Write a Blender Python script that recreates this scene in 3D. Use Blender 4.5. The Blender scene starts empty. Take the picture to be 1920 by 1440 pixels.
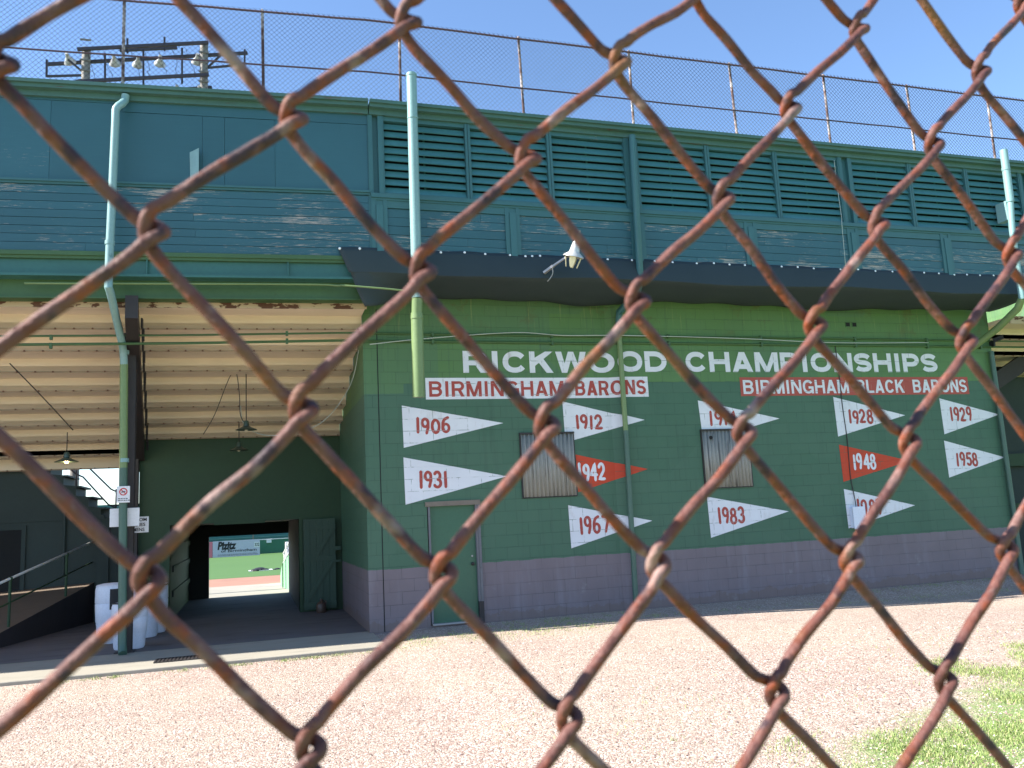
import bpy, bmesh, math, random
import numpy as np
from mathutils import Matrix, Vector
R = math.radians
random.seed(7); rng = np.random.default_rng(7)
scene = bpy.context.scene
col = scene.collection

# ------------------------------------------------------------------ camera, sky, sun, exposure
EYE = 1.78
cam = bpy.data.cameras.new('camera'); cam_o = bpy.data.objects.new('camera', cam); col.objects.link(cam_o)
cam.sensor_width = 36; cam.lens = 1580 / 1920 * 36
cam.clip_start = 0.01; cam.clip_end = 3000
yaw, pitch, roll = R(17.362), R(8.749), R(2.942)
fwd = Vector((math.sin(yaw) * math.cos(pitch), math.cos(yaw) * math.cos(pitch), math.sin(pitch)))
rt = Vector((math.cos(yaw), -math.sin(yaw), 0)); dn = fwd.cross(rt)
r2 = math.cos(roll) * rt + math.sin(roll) * dn; d2 = -math.sin(roll) * rt + math.cos(roll) * dn
m3 = Matrix((r2, -d2, -fwd)).transposed()
cam_o.matrix_world = Matrix.Translation((0, 0, EYE)) @ m3.to_4x4()
cam.dof.use_dof = True; cam.dof.focus_distance = 15.0; cam.dof.aperture_fstop = 27.0
scene.camera = cam_o

SUN_EL, SUN_BACK = R(41), R(3.0)
sun_dir = Vector((-math.cos(SUN_EL) * math.cos(SUN_BACK), math.cos(SUN_EL) * math.sin(SUN_BACK), math.sin(SUN_EL)))
world = bpy.data.worlds.new('World'); scene.world = world; world.use_nodes = True
wn = world.node_tree; bg = wn.nodes['Background']
sky = wn.nodes.new('ShaderNodeTexSky'); sky.sky_type = 'NISHITA'; sky.sun_disc = False
sky.sun_elevation = SUN_EL; sky.sun_rotation = R(-87.0)
sky.air_density = 1.0; sky.dust_density = 0.15; sky.ozone_density = 4.5
wn.links.new(sky.outputs[0], bg.inputs[0]); bg.inputs[1].default_value = 0.113
sl = bpy.data.lights.new('sun', 'SUN'); sl.energy = 5.0; sl.angle = R(0.5); sl.color = (1, 0.95, 0.87)
so = bpy.data.objects.new('sun', sl); col.objects.link(so)
so.rotation_euler = sun_dir.to_track_quat('Z', 'Y').to_euler(); so.location = (-20, 5, 30)
scene.view_settings.view_transform = 'Standard'; scene.view_settings.look = 'None'
scene.view_settings.exposure = 1.4; scene.view_settings.gamma = 1.0
scene.render.engine = 'CYCLES'
scene.cycles.max_bounces = 8; scene.cycles.diffuse_bounces = 5

# ------------------------------------------------------------------ helpers
ORG = {}
def tag(o, label=None, cat=None, group=None, kind=None):
    if label: o['label'] = label
    if cat: o['category'] = cat
    if group: o['group'] = group
    if kind: o['kind'] = kind
    return o
def thing(name, loc, label, cat, group=None):
    o = bpy.data.objects.new(name, None); col.objects.link(o); o.location = loc
    o.empty_display_size = 0.2
    ORG[o] = Vector(loc)
    return tag(o, label, cat, group)
class MB:
    """collects faces in world coordinates and links them as one mesh object"""
    def __init__(s, T=None): s.v = []; s.f = []; s.m = []; s.T = T
    def add(s, vs, fs, m=0):
        b = len(s.v)
        if s.T is not None: vs = [tuple(s.T @ Vector(v)) for v in vs]
        s.v += [tuple(v) for v in vs]; s.f += [tuple(b + i for i in f) for f in fs]; s.m += [m] * len(fs)
    def box(s, x0, x1, y0, y1, z0, z1, m=0):
        vs = [(x0,y0,z0),(x1,y0,z0),(x1,y1,z0),(x0,y1,z0),(x0,y0,z1),(x1,y0,z1),(x1,y1,z1),(x0,y1,z1)]
        s.add(vs, [(0,3,2,1),(4,5,6,7),(0,1,5,4),(1,2,6,5),(2,3,7,6),(3,0,4,7)], m)
    def hexa(s, p, m=0):
        s.add(p, [(0,3,2,1),(4,5,6,7),(0,1,5,4),(1,2,6,5),(2,3,7,6),(3,0,4,7)], m)
    def prism(s, poly, f, h0, h1, m=0):
        """poly in (a,b); f(a,b,h) gives the point; extruded h0..h1"""
        n = len(poly)
        vs = [f(a, b, h0) for a, b in poly] + [f(a, b, h1) for a, b in poly]
        s.add(vs, [tuple(range(n))[::-1], tuple(range(n, 2*n))] + [(i, (i+1) % n, n + (i+1) % n, n + i) for i in range(n)], m)
    def bar(s, a, b, w, h=None, up=(0,0,1), m=0):
        a = Vector(a); b = Vector(b); h = h or w; d = (b - a).normalized(); up = Vector(up)
        if abs(d.dot(up)) > 0.98: up = Vector((0,1,0))
        x = d.cross(up).normalized() * w / 2; y = x.cross(d).normalized() * h / 2
        p = [a - x - y, a + x - y, a + x + y, a - x + y]; q = [v + (b - a) for v in p]
        s.add(p + q, [(0,3,2,1),(4,5,6,7),(0,1,5,4),(1,2,6,5),(2,3,7,6),(3,0,4,7)], m)
    def tube(s, pts, r, n=8, m=0, cap=True):
        P = [Vector(p) for p in pts]; k = len(P)
        rr = [r] * k if not hasattr(r, '__len__') else list(r)
        t0 = (P[1] - P[0]).normalized()
        nx = t0.orthogonal().normalized(); vs = []
        for i in range(k):
            t = (P[min(i+1, k-1)] - P[max(i-1, 0)]).normalized()
            nx = (nx - t * nx.dot(t)).normalized(); ny = t.cross(nx)
            for j in range(n):
                a = 2 * math.pi * j / n
                vs.append(P[i] + (nx * math.cos(a) + ny * math.sin(a)) * rr[i])
        fs = [(i*n + j, i*n + (j+1) % n, (i+1)*n + (j+1) % n, (i+1)*n + j) for i in range(k-1) for j in range(n)]
        if cap: fs += [tuple(range(n))[::-1], tuple((k-1)*n + j for j in range(n))]
        s.add(vs, fs, m)
    def lathe(s, prof, c, n=24, m=0, axis=None):
        vs = []; c = Vector(c)
        q = axis.to_track_quat('Z', 'Y').to_matrix() if axis is not None else Matrix.Identity(3)
        for r, z in prof:
            for j in range(n):
                a = 2 * math.pi * j / n
                vs.append(c + q @ Vector((r * math.cos(a), r * math.sin(a), z)))
        k = len(prof)
        fs = [(i*n + j, i*n + (j+1) % n, (i+1)*n + (j+1) % n, (i+1)*n + j) for i in range(k-1) for j in range(n)]
        if prof[0][0] > 1e-4: fs.append(tuple(range(n))[::-1])
        if prof[-1][0] > 1e-4: fs.append(tuple((k-1)*n + j for j in range(n)))
        s.add(vs, fs, m)
    def build(s, name, mats, parent=None, smooth=False, base=None, bevel=0):
        if not isinstance(mats, (list, tuple)): mats = [mats]
        me = bpy.data.meshes.new(name)
        if parent is not None: org = ORG[parent]
        else:
            a = np.array(s.v); org = Vector(base) if base else Vector((a[:,0].mean(), a[:,1].mean(), a[:,2].min()))
        me.from_pydata([(v[0]-org.x, v[1]-org.y, v[2]-org.z) for v in s.v], [], s.f)
        for mt in mats: me.materials.append(mt)
        me.polygons.foreach_set('material_index', s.m)
        if smooth: me.polygons.foreach_set('use_smooth', [True] * len(s.f))
        me.update()
        o = bpy.data.objects.new(name, me); col.objects.link(o)
        if parent is not None: o.parent = parent
        else: o.location = org
        ORG[o] = org
        if smooth == 'auto':
            me.set_sharp_from_angle(angle=R(40))
        if bevel:
            b = o.modifiers.new('bevel', 'BEVEL'); b.width = bevel; b.segments = 2; b.limit_method = 'ANGLE'
        return o
def np_mesh(name, V, Fq, mats, midx=None, base=(0,0,0), nside=3):
    me = bpy.data.meshes.new(name); nf = len(Fq)
    V = np.asarray(V, np.float32) - np.array(base, np.float32)
    me.vertices.add(len(V)); me.vertices.foreach_set('co', V.ravel())
    me.loops.add(nf * nside); me.loops.foreach_set('vertex_index', np.asarray(Fq, np.int32).ravel())
    me.polygons.add(nf); me.polygons.foreach_set('loop_start', np.arange(nf, dtype=np.int32) * nside)
    me.polygons.foreach_set('loop_total', np.full(nf, nside, np.int32))
    for mt in mats: me.materials.append(mt)
    if midx is not None: me.polygons.foreach_set('material_index', np.asarray(midx, np.int32))
    me.update(); me.validate()
    o = bpy.data.objects.new(name, me); col.objects.link(o); o.location = base
    return o
def smooth_path(P, sub):
    if sub <= 1: return P
    P = [np.array(p, float) for p in P]; out = []
    for i in range(len(P) - 1):
        p0 = P[max(i-1, 0)]; p1 = P[i]; p2 = P[i+1]; p3 = P[min(i+2, len(P)-1)]
        for k in range(sub):
            t = k / sub
            out.append(0.5 * ((2*p1) + (-p0+p2)*t + (2*p0-5*p1+4*p2-p3)*t*t + (-p0+3*p1-3*p2+p3)*t**3))
    out.append(P[-1]); return [tuple(p) for p in out]

# ------------------------------------------------------------------ materials
class NT:
    def __init__(s, name):
        s.mat = bpy.data.materials.new(name); s.mat.use_nodes = True; s.t = s.mat.node_tree
        s.b = s.t.nodes['Principled BSDF']; s.pos = None
    def n(s, typ, **kw):
        nd = s.t.nodes.new(typ)
        for k, v in kw.items(): setattr(nd, k, v)
        return nd
    def l(s, a, b): s.t.links.new(a, b)
    def P(s):
        if s.pos is None: s.pos = s.n('ShaderNodeNewGeometry').outputs['Position']
        return s.pos
    def scaled(s, sc, off=(0,0,0)):
        m = s.n('ShaderNodeMapping'); m.inputs['Scale'].default_value = sc; m.inputs['Location'].default_value = off
        s.l(s.P(), m.inputs[0]); return m.outputs[0]
    def noise(s, scale=1, detail=4, vec=None, rough=0.55, dist=0):
        nd = s.n('ShaderNodeTexNoise'); nd.inputs['Scale'].default_value = scale; nd.inputs['Detail'].default_value = detail
        nd.inputs['Roughness'].default_value = rough; nd.inputs['Distortion'].default_value = dist
        s.l(vec if vec is not None else s.P(), nd.inputs['Vector']); return nd.outputs['Fac']
    def ramp(s, fac, stops, interp='LINEAR'):
        r = s.n('ShaderNodeValToRGB'); r.color_ramp.interpolation = interp
        e = r.color_ramp.elements
        while len(e) < len(stops): e.new(0.5)
        for el, (p, c) in zip(e, stops):
            el.position = p; el.color = (*c, 1) if hasattr(c, '__len__') else (c, c, c, 1)
        s.l(fac, r.inputs[0]); return r.outputs[0]
    def mix(s, fac, a, b, mode='MIX'):
        m = s.n('ShaderNodeMix', data_type='RGBA', blend_type=mode)
        for sock, v in ((m.inputs[0], fac), (m.inputs[6], a), (m.inputs[7], b)):
            if hasattr(v, 'is_linked'): s.l(v, sock)
            elif hasattr(v, '__len__'): sock.default_value = (*v, 1)
            else: sock.default_value = v
        return m.outputs[2]
    def math(s, op, a, b=None, c=None):
        m = s.n('ShaderNodeMath', operation=op)
        for i, v in enumerate((a, b, c)):
            if v is None: continue
            if hasattr(v, 'is_linked'): s.l(v, m.inputs[i])
            else: m.inputs[i].default_value = v
        return m.outputs[0]
    def xyz(s):
        x = s.n('ShaderNodeSeparateXYZ'); s.l(s.P(), x.inputs[0]); return x.outputs
    def bump(s, h, strength=0.3, dist=0.01, nrm=None):
        b = s.n('ShaderNodeBump'); b.inputs['Strength'].default_value = strength; b.inputs['Distance'].default_value = dist
        s.l(h, b.inputs['Height'])
        if nrm is not None: s.l(nrm, b.inputs['Normal'])
        return b.outputs[0]
    def done(s, color=None, rough=0.6, metal=0, nrm=None, spec=0.5):
        for sock, v in (('Base Color', color), ('Roughness', rough), ('Metallic', metal), ('Normal', nrm), ('Specular IOR Level', spec)):
            if v is None: continue
            if hasattr(v, 'is_linked'): s.l(v, s.b.inputs[sock])
            elif hasattr(v, '__len__'): s.b.inputs[sock].default_value = (*v, 1)
            else: s.b.inputs[sock].default_value = v
        return s.mat
def mul(c, k): return tuple(min(1, x * k) for x in c)
def m_paint(name, c, var=0.2, scale=1.5, rough=0.55, metal=0, stain=None, bump=0.15, stretch=(1,1,1)):
    t = NT(name)
    a = t.noise(scale, 5, t.scaled(stretch)); f = t.noise(scale * 14, 3)
    colr = t.mix(a, mul(c, 1 - var), mul(c, 1 + var))
    colr = t.mix(t.math('MULTIPLY', t.ramp(f, [(0.4, 0), (0.75, 1)]), 0.25), colr, mul(c, 0.6))
    if stain:
        sc, thr, svec = stain
        sn = t.noise(1, 6, t.scaled(svec), 0.65)
        colr = t.mix(t.ramp(sn, [(thr, 0), (thr + 0.05, 1)]), colr, sc)
    return t.done(colr, rough, metal, t.bump(f, bump, 0.004))
def m_wood(name, c, peel=(0.46, 0.38, 0.33), thr=0.655):
    """old painted boards: long grain, paint flaked off in thin horizontal slivers"""
    t = NT(name)
    big = t.noise(0.9, 4); grain = t.noise(1, 5, t.scaled((3, 3, 60)), 0.6)
    colr = t.mix(big, mul(c, 0.82), mul(c, 1.2))
    isl = t.n('ShaderNodeNewGeometry').outputs['Random Per Island']
    colr = t.mix(t.math('MULTIPLY', isl, 0.5), colr, mul(c, 1.45))
    colr = t.mix(t.math('MULTIPLY', grain, 0.35), colr, mul(c, 0.6))
    zone = t.noise(0.75, 3, t.scaled((1, 1, 1.6), (3, 1, 5)))
    fl = t.noise(1, 7, t.scaled((3.6, 3.6, 75)), 0.70, 0.3)
    mask = t.ramp(t.math('ADD', t.math('ADD', fl, t.math('MULTIPLY', isl, 0.13)), t.math('MULTIPLY', t.math('SUBTRACT', zone, 0.5), 0.45)), [(thr, 0), (thr + 0.035, 1)])
    colr = t.mix(t.math('MULTIPLY', mask, 0.8), colr, peel)
    return t.done(colr, t.mix(mask, (0.5,)*3, (0.85,)*3), 0, t.bump(t.math('SUBTRACT', grain, mask), 0.25, 0.003))
TEAL = (0.027, 0.104, 0.132); TEALT = (0.036, 0.118, 0.130)
M = {}
M['teal_board'] = m_wood('old teal boards', TEAL)
M['teal_panel'] = m_wood('teal plywood', mul(TEAL, 1.0), thr=0.80)
M['teal_trim'] = m_wood('teal trim', mul(TEALT, 1.02), thr=0.83)
M['eave'] = m_paint('weathered eave paint', (0.060, 0.140, 0.118), 0.22, 1.5, 0.5, stain=((0.09, 0.075, 0.05), 0.64, (1.2, 3, 14)))
M['teal_slat'] = m_paint('teal louvre slats', mul(TEALT, 1.65), 0.18, 1.2, 0.55, stretch=(1, 1, 8))
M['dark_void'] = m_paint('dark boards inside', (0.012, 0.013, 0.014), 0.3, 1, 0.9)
M['pipe_teal'] = m_paint('pale teal pipe paint', (0.22, 0.37, 0.37), 0.12, 2, 0.4, stain=((0.10, 0.19, 0.19), 0.66, (9, 9, 2)))
M['pipe_dark'] = m_paint('dull green pipe paint', (0.065, 0.130, 0.098), 0.14, 2, 0.45)
M['pipe_green'] = m_paint('light green pipe paint', (0.17, 0.25, 0.10), 0.14, 2, 0.45)
M['beam_green'] = m_paint('green beam paint', (0.050, 0.115, 0.040), 0.25, 1.2, 0.5, stain=((0.06, 0.03, 0.015), 0.70, (2, 2, 8)))
M['beam_teal'] = m_paint('teal beam paint', (0.035, 0.13, 0.115), 0.2, 1.2, 0.45)
M['dark_steel'] = m_paint('dark brown steel', (0.030, 0.024, 0.024), 0.35, 3, 0.6, stain=((0.09, 0.035, 0.02), 0.66, (5, 5, 5)))
M['rust'] = m_paint('brown rust', (0.13, 0.05, 0.028), 0.5, 8, 0.85)
M['white_sign'] = m_paint('white sign face', (0.74, 0.74, 0.76), 0.04, 2, 0.5, stain=((0.45, 0.42, 0.40), 0.71, (9, 9, 4)))
M['white_paint'] = m_paint('white sign paint on blocks', (0.74, 0.745, 0.80), 0.06, 2.5, 0.65, stain=((0.42, 0.38, 0.36), 0.70, (7, 7, 3)))
M['red_letter'] = m_paint('brick red lettering paint', (0.40, 0.070, 0.055), 0.2, 5, 0.65)
M['red_flag'] = m_paint('orange red paint', (0.55, 0.062, 0.026), 0.14, 2, 0.6)
M['red_banner'] = m_paint('faded red paint', (0.42, 0.085, 0.065), 0.2, 3, 0.65, stain=((0.5, 0.2, 0.17), 0.66, (8, 8, 4)))
M['galv'] = m_paint('galvanised metal', (0.36, 0.35, 0.36), 0.2, 12, 0.45, 0.4)
M['corr'] = m_paint('weathered corrugated sheet', (0.30, 0.295, 0.27), 0.22, 3, 0.55, 0.0, stain=((0.12, 0.115, 0.11), 0.56, (24, 24, 0.9)))
M['frame_tan'] = m_paint('worn tan door frame', (0.19, 0.155, 0.125), 0.3, 6, 0.6)
M['frame_grey'] = m_paint('worn grey door frame', (0.145, 0.145, 0.160), 0.3, 6, 0.6, stain=((0.09, 0.06, 0.05), 0.62, (6, 6, 4)))
M['door_green'] = m_paint('dark green door', (0.038, 0.120, 0.072), 0.14, 1.6, 0.4)
M['barrel'] = m_paint('white plastic barrel', (0.74, 0.77, 0.88), 0.06, 3, 0.45)
M['black'] = m_paint('black rubber', (0.014, 0.014, 0.016), 0.3, 4, 0.6)
M['lamp_enamel'] = m_paint('green enamel', (0.05, 0.08, 0.06), 0.2, 4, 0.35)
M['lamp_inner'] = m_paint('white enamel', (0.75, 0.68, 0.52), 0.05, 4, 0.4)
M['cable_dark'] = m_paint('dark cable', (0.035, 0.03, 0.028), 0.2, 9, 0.6)
M['cable_pale'] = m_paint('pale cable', (0.50, 0.55, 0.50), 0.1, 9, 0.6)
M['grommet'] = m_paint('white grommet', (0.85, 0.87, 0.9), 0.02, 9, 0.3)
M['rack_steel'] = m_paint('dark painted rack steel', (0.05, 0.04, 0.05), 0.3, 3, 0.5)
M['rack_wood'] = m_paint('grey rack poles', (0.22, 0.20, 0.18), 0.25, 3, 0.7)
M['lamp_alu'] = m_paint('dull aluminium reflector', (0.52, 0.52, 0.51), 0.1, 4, 0.35, 0.3)
M['lens'] = m_paint('cream plastic lens', (0.68, 0.63, 0.42), 0.1, 9, 0.3)
M['ink'] = m_paint('black ink', (0.015, 0.015, 0.02), 0.1, 9, 0.6)
M['sign_red'] = m_paint('sign red', (0.55, 0.03, 0.03), 0.05, 9, 0.5)
M['pink_board'] = m_paint('pink board', (0.62, 0.16, 0.22), 0.08, 2, 0.5)
M['billboard'] = m_paint('pale lavender board', (0.50, 0.49, 0.60), 0.05, 1, 0.5)
M['outfield_green'] = m_paint('outfield wall green', (0.03, 0.14, 0.085), 0.15, 0.5, 0.5)
M['light_green'] = m_paint('light green paint', (0.20, 0.42, 0.24), 0.12, 2, 0.5)
M['white_metal'] = m_paint('white painted rail', (0.62, 0.64, 0.64), 0.08, 5, 0.4)
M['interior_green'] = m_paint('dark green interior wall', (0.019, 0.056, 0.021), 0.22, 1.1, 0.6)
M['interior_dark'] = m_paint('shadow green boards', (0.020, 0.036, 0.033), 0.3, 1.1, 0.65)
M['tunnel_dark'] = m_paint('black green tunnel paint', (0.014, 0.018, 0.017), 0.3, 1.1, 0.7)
M['gate_green'] = m_paint('plank gate green', (0.026, 0.064, 0.040), 0.25, 2, 0.55)
M['roofing'] = m_paint('roof felt', (0.08, 0.08, 0.08), 0.3, 2, 0.9)
M['bark'] = m_paint('bark', (0.10, 0.075, 0.055), 0.3, 6, 0.9)
M['leaf'] = m_paint('tree leaves', (0.055, 0.105, 0.03), 0.45, 0.8, 0.6)
M['jug'] = m_paint('brown jug', (0.09, 0.055, 0.04), 0.3, 9, 0.4)

def m_fence_wire():
    t = NT('rusty fence wire')
    a = t.noise(160, 4); b = t.noise(55, 3); c = t.noise(420, 3)
    # orange rust leans slightly to the underside, painting warm bounced light into the colour
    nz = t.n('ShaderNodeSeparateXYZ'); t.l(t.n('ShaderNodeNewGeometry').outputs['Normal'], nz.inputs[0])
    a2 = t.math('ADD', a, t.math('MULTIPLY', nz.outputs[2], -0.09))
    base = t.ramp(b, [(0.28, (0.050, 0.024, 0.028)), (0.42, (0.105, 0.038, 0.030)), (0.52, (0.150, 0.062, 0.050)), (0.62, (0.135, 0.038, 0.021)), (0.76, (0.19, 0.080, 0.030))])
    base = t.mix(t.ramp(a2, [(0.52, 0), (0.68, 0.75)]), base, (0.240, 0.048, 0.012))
    zone = t.noise(14, 2); base = t.mix(t.ramp(zone, [(0.63, 0), (0.72, 0.6)]), base, (0.24, 0.115, 0.034))
    base = t.mix(t.math('MULTIPLY', t.ramp(c, [(0.62, 0), (0.78, 1)]), 0.3), base, (0.32, 0.25, 0.22))
    worn = t.noise(46, 3); base = t.mix(t.ramp(worn, [(0.60, 0), (0.70, 0.7)]), base, (0.34, 0.235, 0.205))
    dk = t.noise(95, 2); base = t.mix(t.ramp(dk, [(0.58, 0), (0.66, 0.8)]), base, (0.030, 0.018, 0.026))
    return t.done(base, 0.62, 0, t.bump(t.math('ADD', a, c), 0.9, 0.0009), 0.35)
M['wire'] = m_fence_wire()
M['roof_wire'] = m_paint('thin roof fence wire', (0.022, 0.022, 0.030), 0.2, 3, 0.6)
def m_roof_post():
    t = NT('peeling fence post'); a = t.noise(9, 5); b = t.noise(2, 3)
    c = t.ramp(a, [(0.40, (0.12, 0.05, 0.035)), (0.52, (0.40, 0.33, 0.31)), (0.7, (0.55, 0.52, 0.52))])
    return t.done(t.mix(t.ramp(b, [(0.45, 0), (0.6, 1)]), c, (0.09, 0.05, 0.05)), 0.7)
M['roof_post'] = m_roof_post()
M['roof_rail'] = m_paint('dark rusty rail', (0.12, 0.07, 0.09), 0.4, 4, 0.65)

def m_block(name, two_tone=True, interior=False):
    """painted concrete blocks: joints as shallow grooves, green over a grey-violet base course, older lighter green on top"""
    t = NT(name); x, y, z = t.xyz()
    br = t.n('ShaderNodeTexBrick'); br.offset = 0.5
    cmb = t.n('ShaderNodeCombineXYZ'); t.l(t.math('ADD', x, y), cmb.inputs[0]); t.l(z, cmb.inputs[1])
    t.l(cmb.outputs[0], br.inputs['Vector'])
    for k, v in (('Scale', 1.0), ('Mortar Size', 0.0042), ('Mortar Smooth', 0.4), ('Brick Width', 0.406), ('Row Height', 0.2032), ('Bias', 0)):
        br.inputs[k].default_value = v
    br.inputs['Color1'].default_value = (0, 0, 0, 1); br.inputs['Color2'].default_value = (1, 1, 1, 1)
    joint = br.outputs['Fac']
    big = t.noise(0.7, 5); fine = t.noise(22, 4); ed = t.noise(5, 3)
    GREEN = (0.057, 0.132, 0.084); TOP = (0.098, 0.200, 0.070); BASE = (0.192, 0.156, 0.172)
    zz = t.math('ADD', z, t.math('MULTIPLY', t.math('SUBTRACT', ed, 0.5), 0.045))
    g = t.mix(big, mul(GREEN, 0.86), mul(GREEN, 1.14))
    tp = t.mix(big, mul(TOP, 0.80), mul(TOP, 1.18))
    bs = t.mix(t.noise(1.7, 5), mul(BASE, 0.82), mul(BASE, 1.15))
    step = t.math('MULTIPLY', t.math('GREATER_THAN', x, 2.47), 0.17)
    colr = t.mix(t.math('GREATER_THAN', zz, t.math('ADD', 3.895, step)), g, tp)
    pat = t.n('ShaderNodeTexVoronoi'); pat.inputs['Scale'].default_value = .55; pat.distance = 'CHEBYCHEV'; t.l(t.P(), pat.inputs['Vector'])
    psep = t.n('ShaderNodeSeparateColor'); t.l(pat.outputs['Color'], psep.inputs[0])
    colr = t.mix(t.ramp(psep.outputs[0], [(.55, 0), (.57, .35)]), colr, (0.072, 0.150, 0.100))
    stre = t.noise(1, 5, t.scaled((9, 9, .5)), .65)
    colr = t.mix(t.ramp(stre, [(.54, 0), (.72, .4)]), colr, (0.045, 0.085, 0.060))
    tone = t.n('ShaderNodeSeparateColor'); t.l(br.outputs['Color'], tone.inputs[0])
    colr = t.mix(t.math('MULTIPLY', tone.outputs[0], .12), colr, (0.10, 0.16, 0.12))
    colr = t.mix(t.math('LESS_THAN', zz, 0.985), colr, bs)
    bstr = t.noise(1, 5, t.scaled((5, 5, .6), (3, 0, 0)), .65)
    colr = t.mix(t.math('MULTIPLY', t.ramp(bstr, [(.52, 0), (.72, .5)]), t.math('LESS_THAN', zz, 0.985)), colr, (0.24, 0.22, 0.25))
    mud = t.math('ADD', t.math('MULTIPLY', t.noise(4, 6, None, .7), .5), -.10)
    colr = t.mix(t.math('MULTIPLY', t.math('LESS_THAN', z, mud), .5), colr, (0.17, 0.12, 0.10))
    # old drips and pale runs below the tarpaulin, rusty blotch over the title
    runs = t.noise(1, 4, t.scaled((26, 26, 0.7)), 0.7)
    high = t.ramp(z, [(0.0, 0), (1.0, 1)])
    hz = t.math('SMOOTH_MIN', t.math('MAXIMUM', t.math('MULTIPLY', t.math('SUBTRACT', z, 4.6), 1.1), 0.0), 1.0, 0.1)
    colr = t.mix(t.math('MULTIPLY', t.math('MULTIPLY', t.ramp(runs, [(0.60, 0), (0.68, 1)]), hz), 0.45), colr, (0.30, 0.33, 0.14))
    blot = t.noise(1.5, 6, None, 0.7)
    colr = t.mix(t.math('MULTIPLY', t.math('MULTIPLY', t.ramp(blot, [(0.56, 0), (0.66, 1)]), hz), 0.6), colr, (0.11, 0.085, 0.035))
    # pale scuffs low down
    sc = t.noise(2.4, 6, None, 0.75)
    low = t.math('LESS_THAN', z, 0.6)
    colr = t.mix(t.math('MULTIPLY', t.math('MULTIPLY', t.ramp(sc, [(0.6, 0), (0.7, 1)]), low), 0.35), colr, (0.30, 0.29, 0.30))
    crack = t.ramp(t.noise(3.1, 2), [(0.35, 0.25), (0.62, 1)])
    colr = t.mix(t.math('MULTIPLY', t.math('MULTIPLY', joint, crack), 0.55), colr, (0.02, 0.035, 0.03))
    h = t.math('SUBTRACT', t.math('MULTIPLY', fine, 0.25), joint)
    return t.done(colr, 0.6, 0, t.bump(h, 0.45, 0.006), 0.35)
M['block'] = m_block('painted block wall')

def m_wallpaint(name, c, chip=(0.060, 0.120, 0.080), dirt=(0.40, 0.34, 0.30)):
    """sign paint on blocks: joints show through, small chips, rusty smudges"""
    t = NT(name); x, y, z = t.xyz(); br = t.n('ShaderNodeTexBrick'); br.offset = 0.5
    cmb = t.n('ShaderNodeCombineXYZ'); t.l(t.math('ADD', x, y), cmb.inputs[0]); t.l(z, cmb.inputs[1]); t.l(cmb.outputs[0], br.inputs['Vector'])
    for k, v in (('Scale', 1.0), ('Mortar Size', 0.005), ('Mortar Smooth', 0.3), ('Brick Width', 0.406), ('Row Height', 0.2032), ('Bias', 0)): br.inputs[k].default_value = v
    joint = br.outputs['Fac']; br1 = t.noise(2.3, 4); cc = t.mix(br1, mul(c, .88), mul(c, 1.06))
    gap = t.ramp(t.noise(6, 5, None, .7), [(.46, 0), (.58, 1)])
    cc = t.mix(t.math('MULTIPLY', t.math('MULTIPLY', joint, gap), .75), cc, chip)
    cc = t.mix(t.ramp(t.noise(11, 6, None, .72), [(.715, 0), (.735, .9)]), cc, chip)
    sm = t.noise(1, 5, t.scaled((4, 4, 1.6)), .7); cc = t.mix(t.ramp(sm, [(.58, 0), (.76, .45)]), cc, dirt)
    f = t.noise(24, 4); return t.done(cc, .65, 0, t.bump(t.math('SUBTRACT', t.math('MULTIPLY', f, .25), joint), .5, .006), .35)
M['white_paint'] = m_wallpaint('white sign paint on blocks', (0.74, 0.745, 0.79))
M['red_flag'] = m_wallpaint('orange red paint on blocks', (0.55, 0.062, 0.026), dirt=(0.36, 0.07, 0.04))
M['red_banner'] = m_wallpaint('faded red paint on blocks', (0.42, 0.085, 0.065), chip=(0.40, 0.22, 0.18), dirt=(0.42, 0.16, 0.13))
M['red_letter'] = m_wallpaint('brick red lettering paint on blocks', (0.40, 0.070, 0.055), chip=(0.5, 0.40, 0.38), dirt=(0.36, 0.11, 0.09))
def m_ceiling():
    t = NT('cream painted sheet metal'); 
    big = t.noise(0.8, 4); run = t.noise(1, 4, t.scaled((2.2, 10, 10)))
    c = t.mix(big, (0.72, 0.59, 0.44), (0.84, 0.71, 0.55))
    c = t.mix(t.ramp(run, [(0.5, 0), (0.8, 0.3)]), c, (0.55, 0.43, 0.31))
    fl = t.noise(1, 6, t.scaled((4.5, 7, 14)), 0.7)
    c = t.mix(t.ramp(fl, [(0.735, 0), (0.75, 1)]), c, (0.12, 0.06, 0.035))
    return t.done(c, 0.55, 0, t.bump(big, 0.1, 0.01))
M['ceiling'] = m_ceiling()
def m_flaky():
    t = NT('flaking cream fascia'); fl = t.noise(1, 6, t.scaled((3.2, 3.2, 9)), 0.62)
    c = t.mix(t.ramp(fl, [(0.52, 0), (0.54, 1)]), (0.52, 0.40, 0.27), (0.11, 0.045, 0.025))
    return t.done(c, 0.7)
M['flaky'] = m_flaky()
M['seam'] = m_paint('dirty cream lap seam', (0.36, 0.26, 0.17), 0.4, 4, 0.6, stain=((0.10, 0.045, 0.025), 0.66, (5, 5, 5)))
def m_tarp():
    t = NT('dark woven tarpaulin'); w = t.noise(1, 2, t.scaled((300, 300, 300)))
    b = t.noise(0.9, 4)
    return t.done(t.mix(b, (0.020, 0.032, 0.037), (0.030, 0.047, 0.053)), 0.75, 0, t.bump(t.math('ADD', w, t.math('MULTIPLY', t.noise(3, 3), 2)), 0.25, 0.008))
M['tarp'] = m_tarp()
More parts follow.
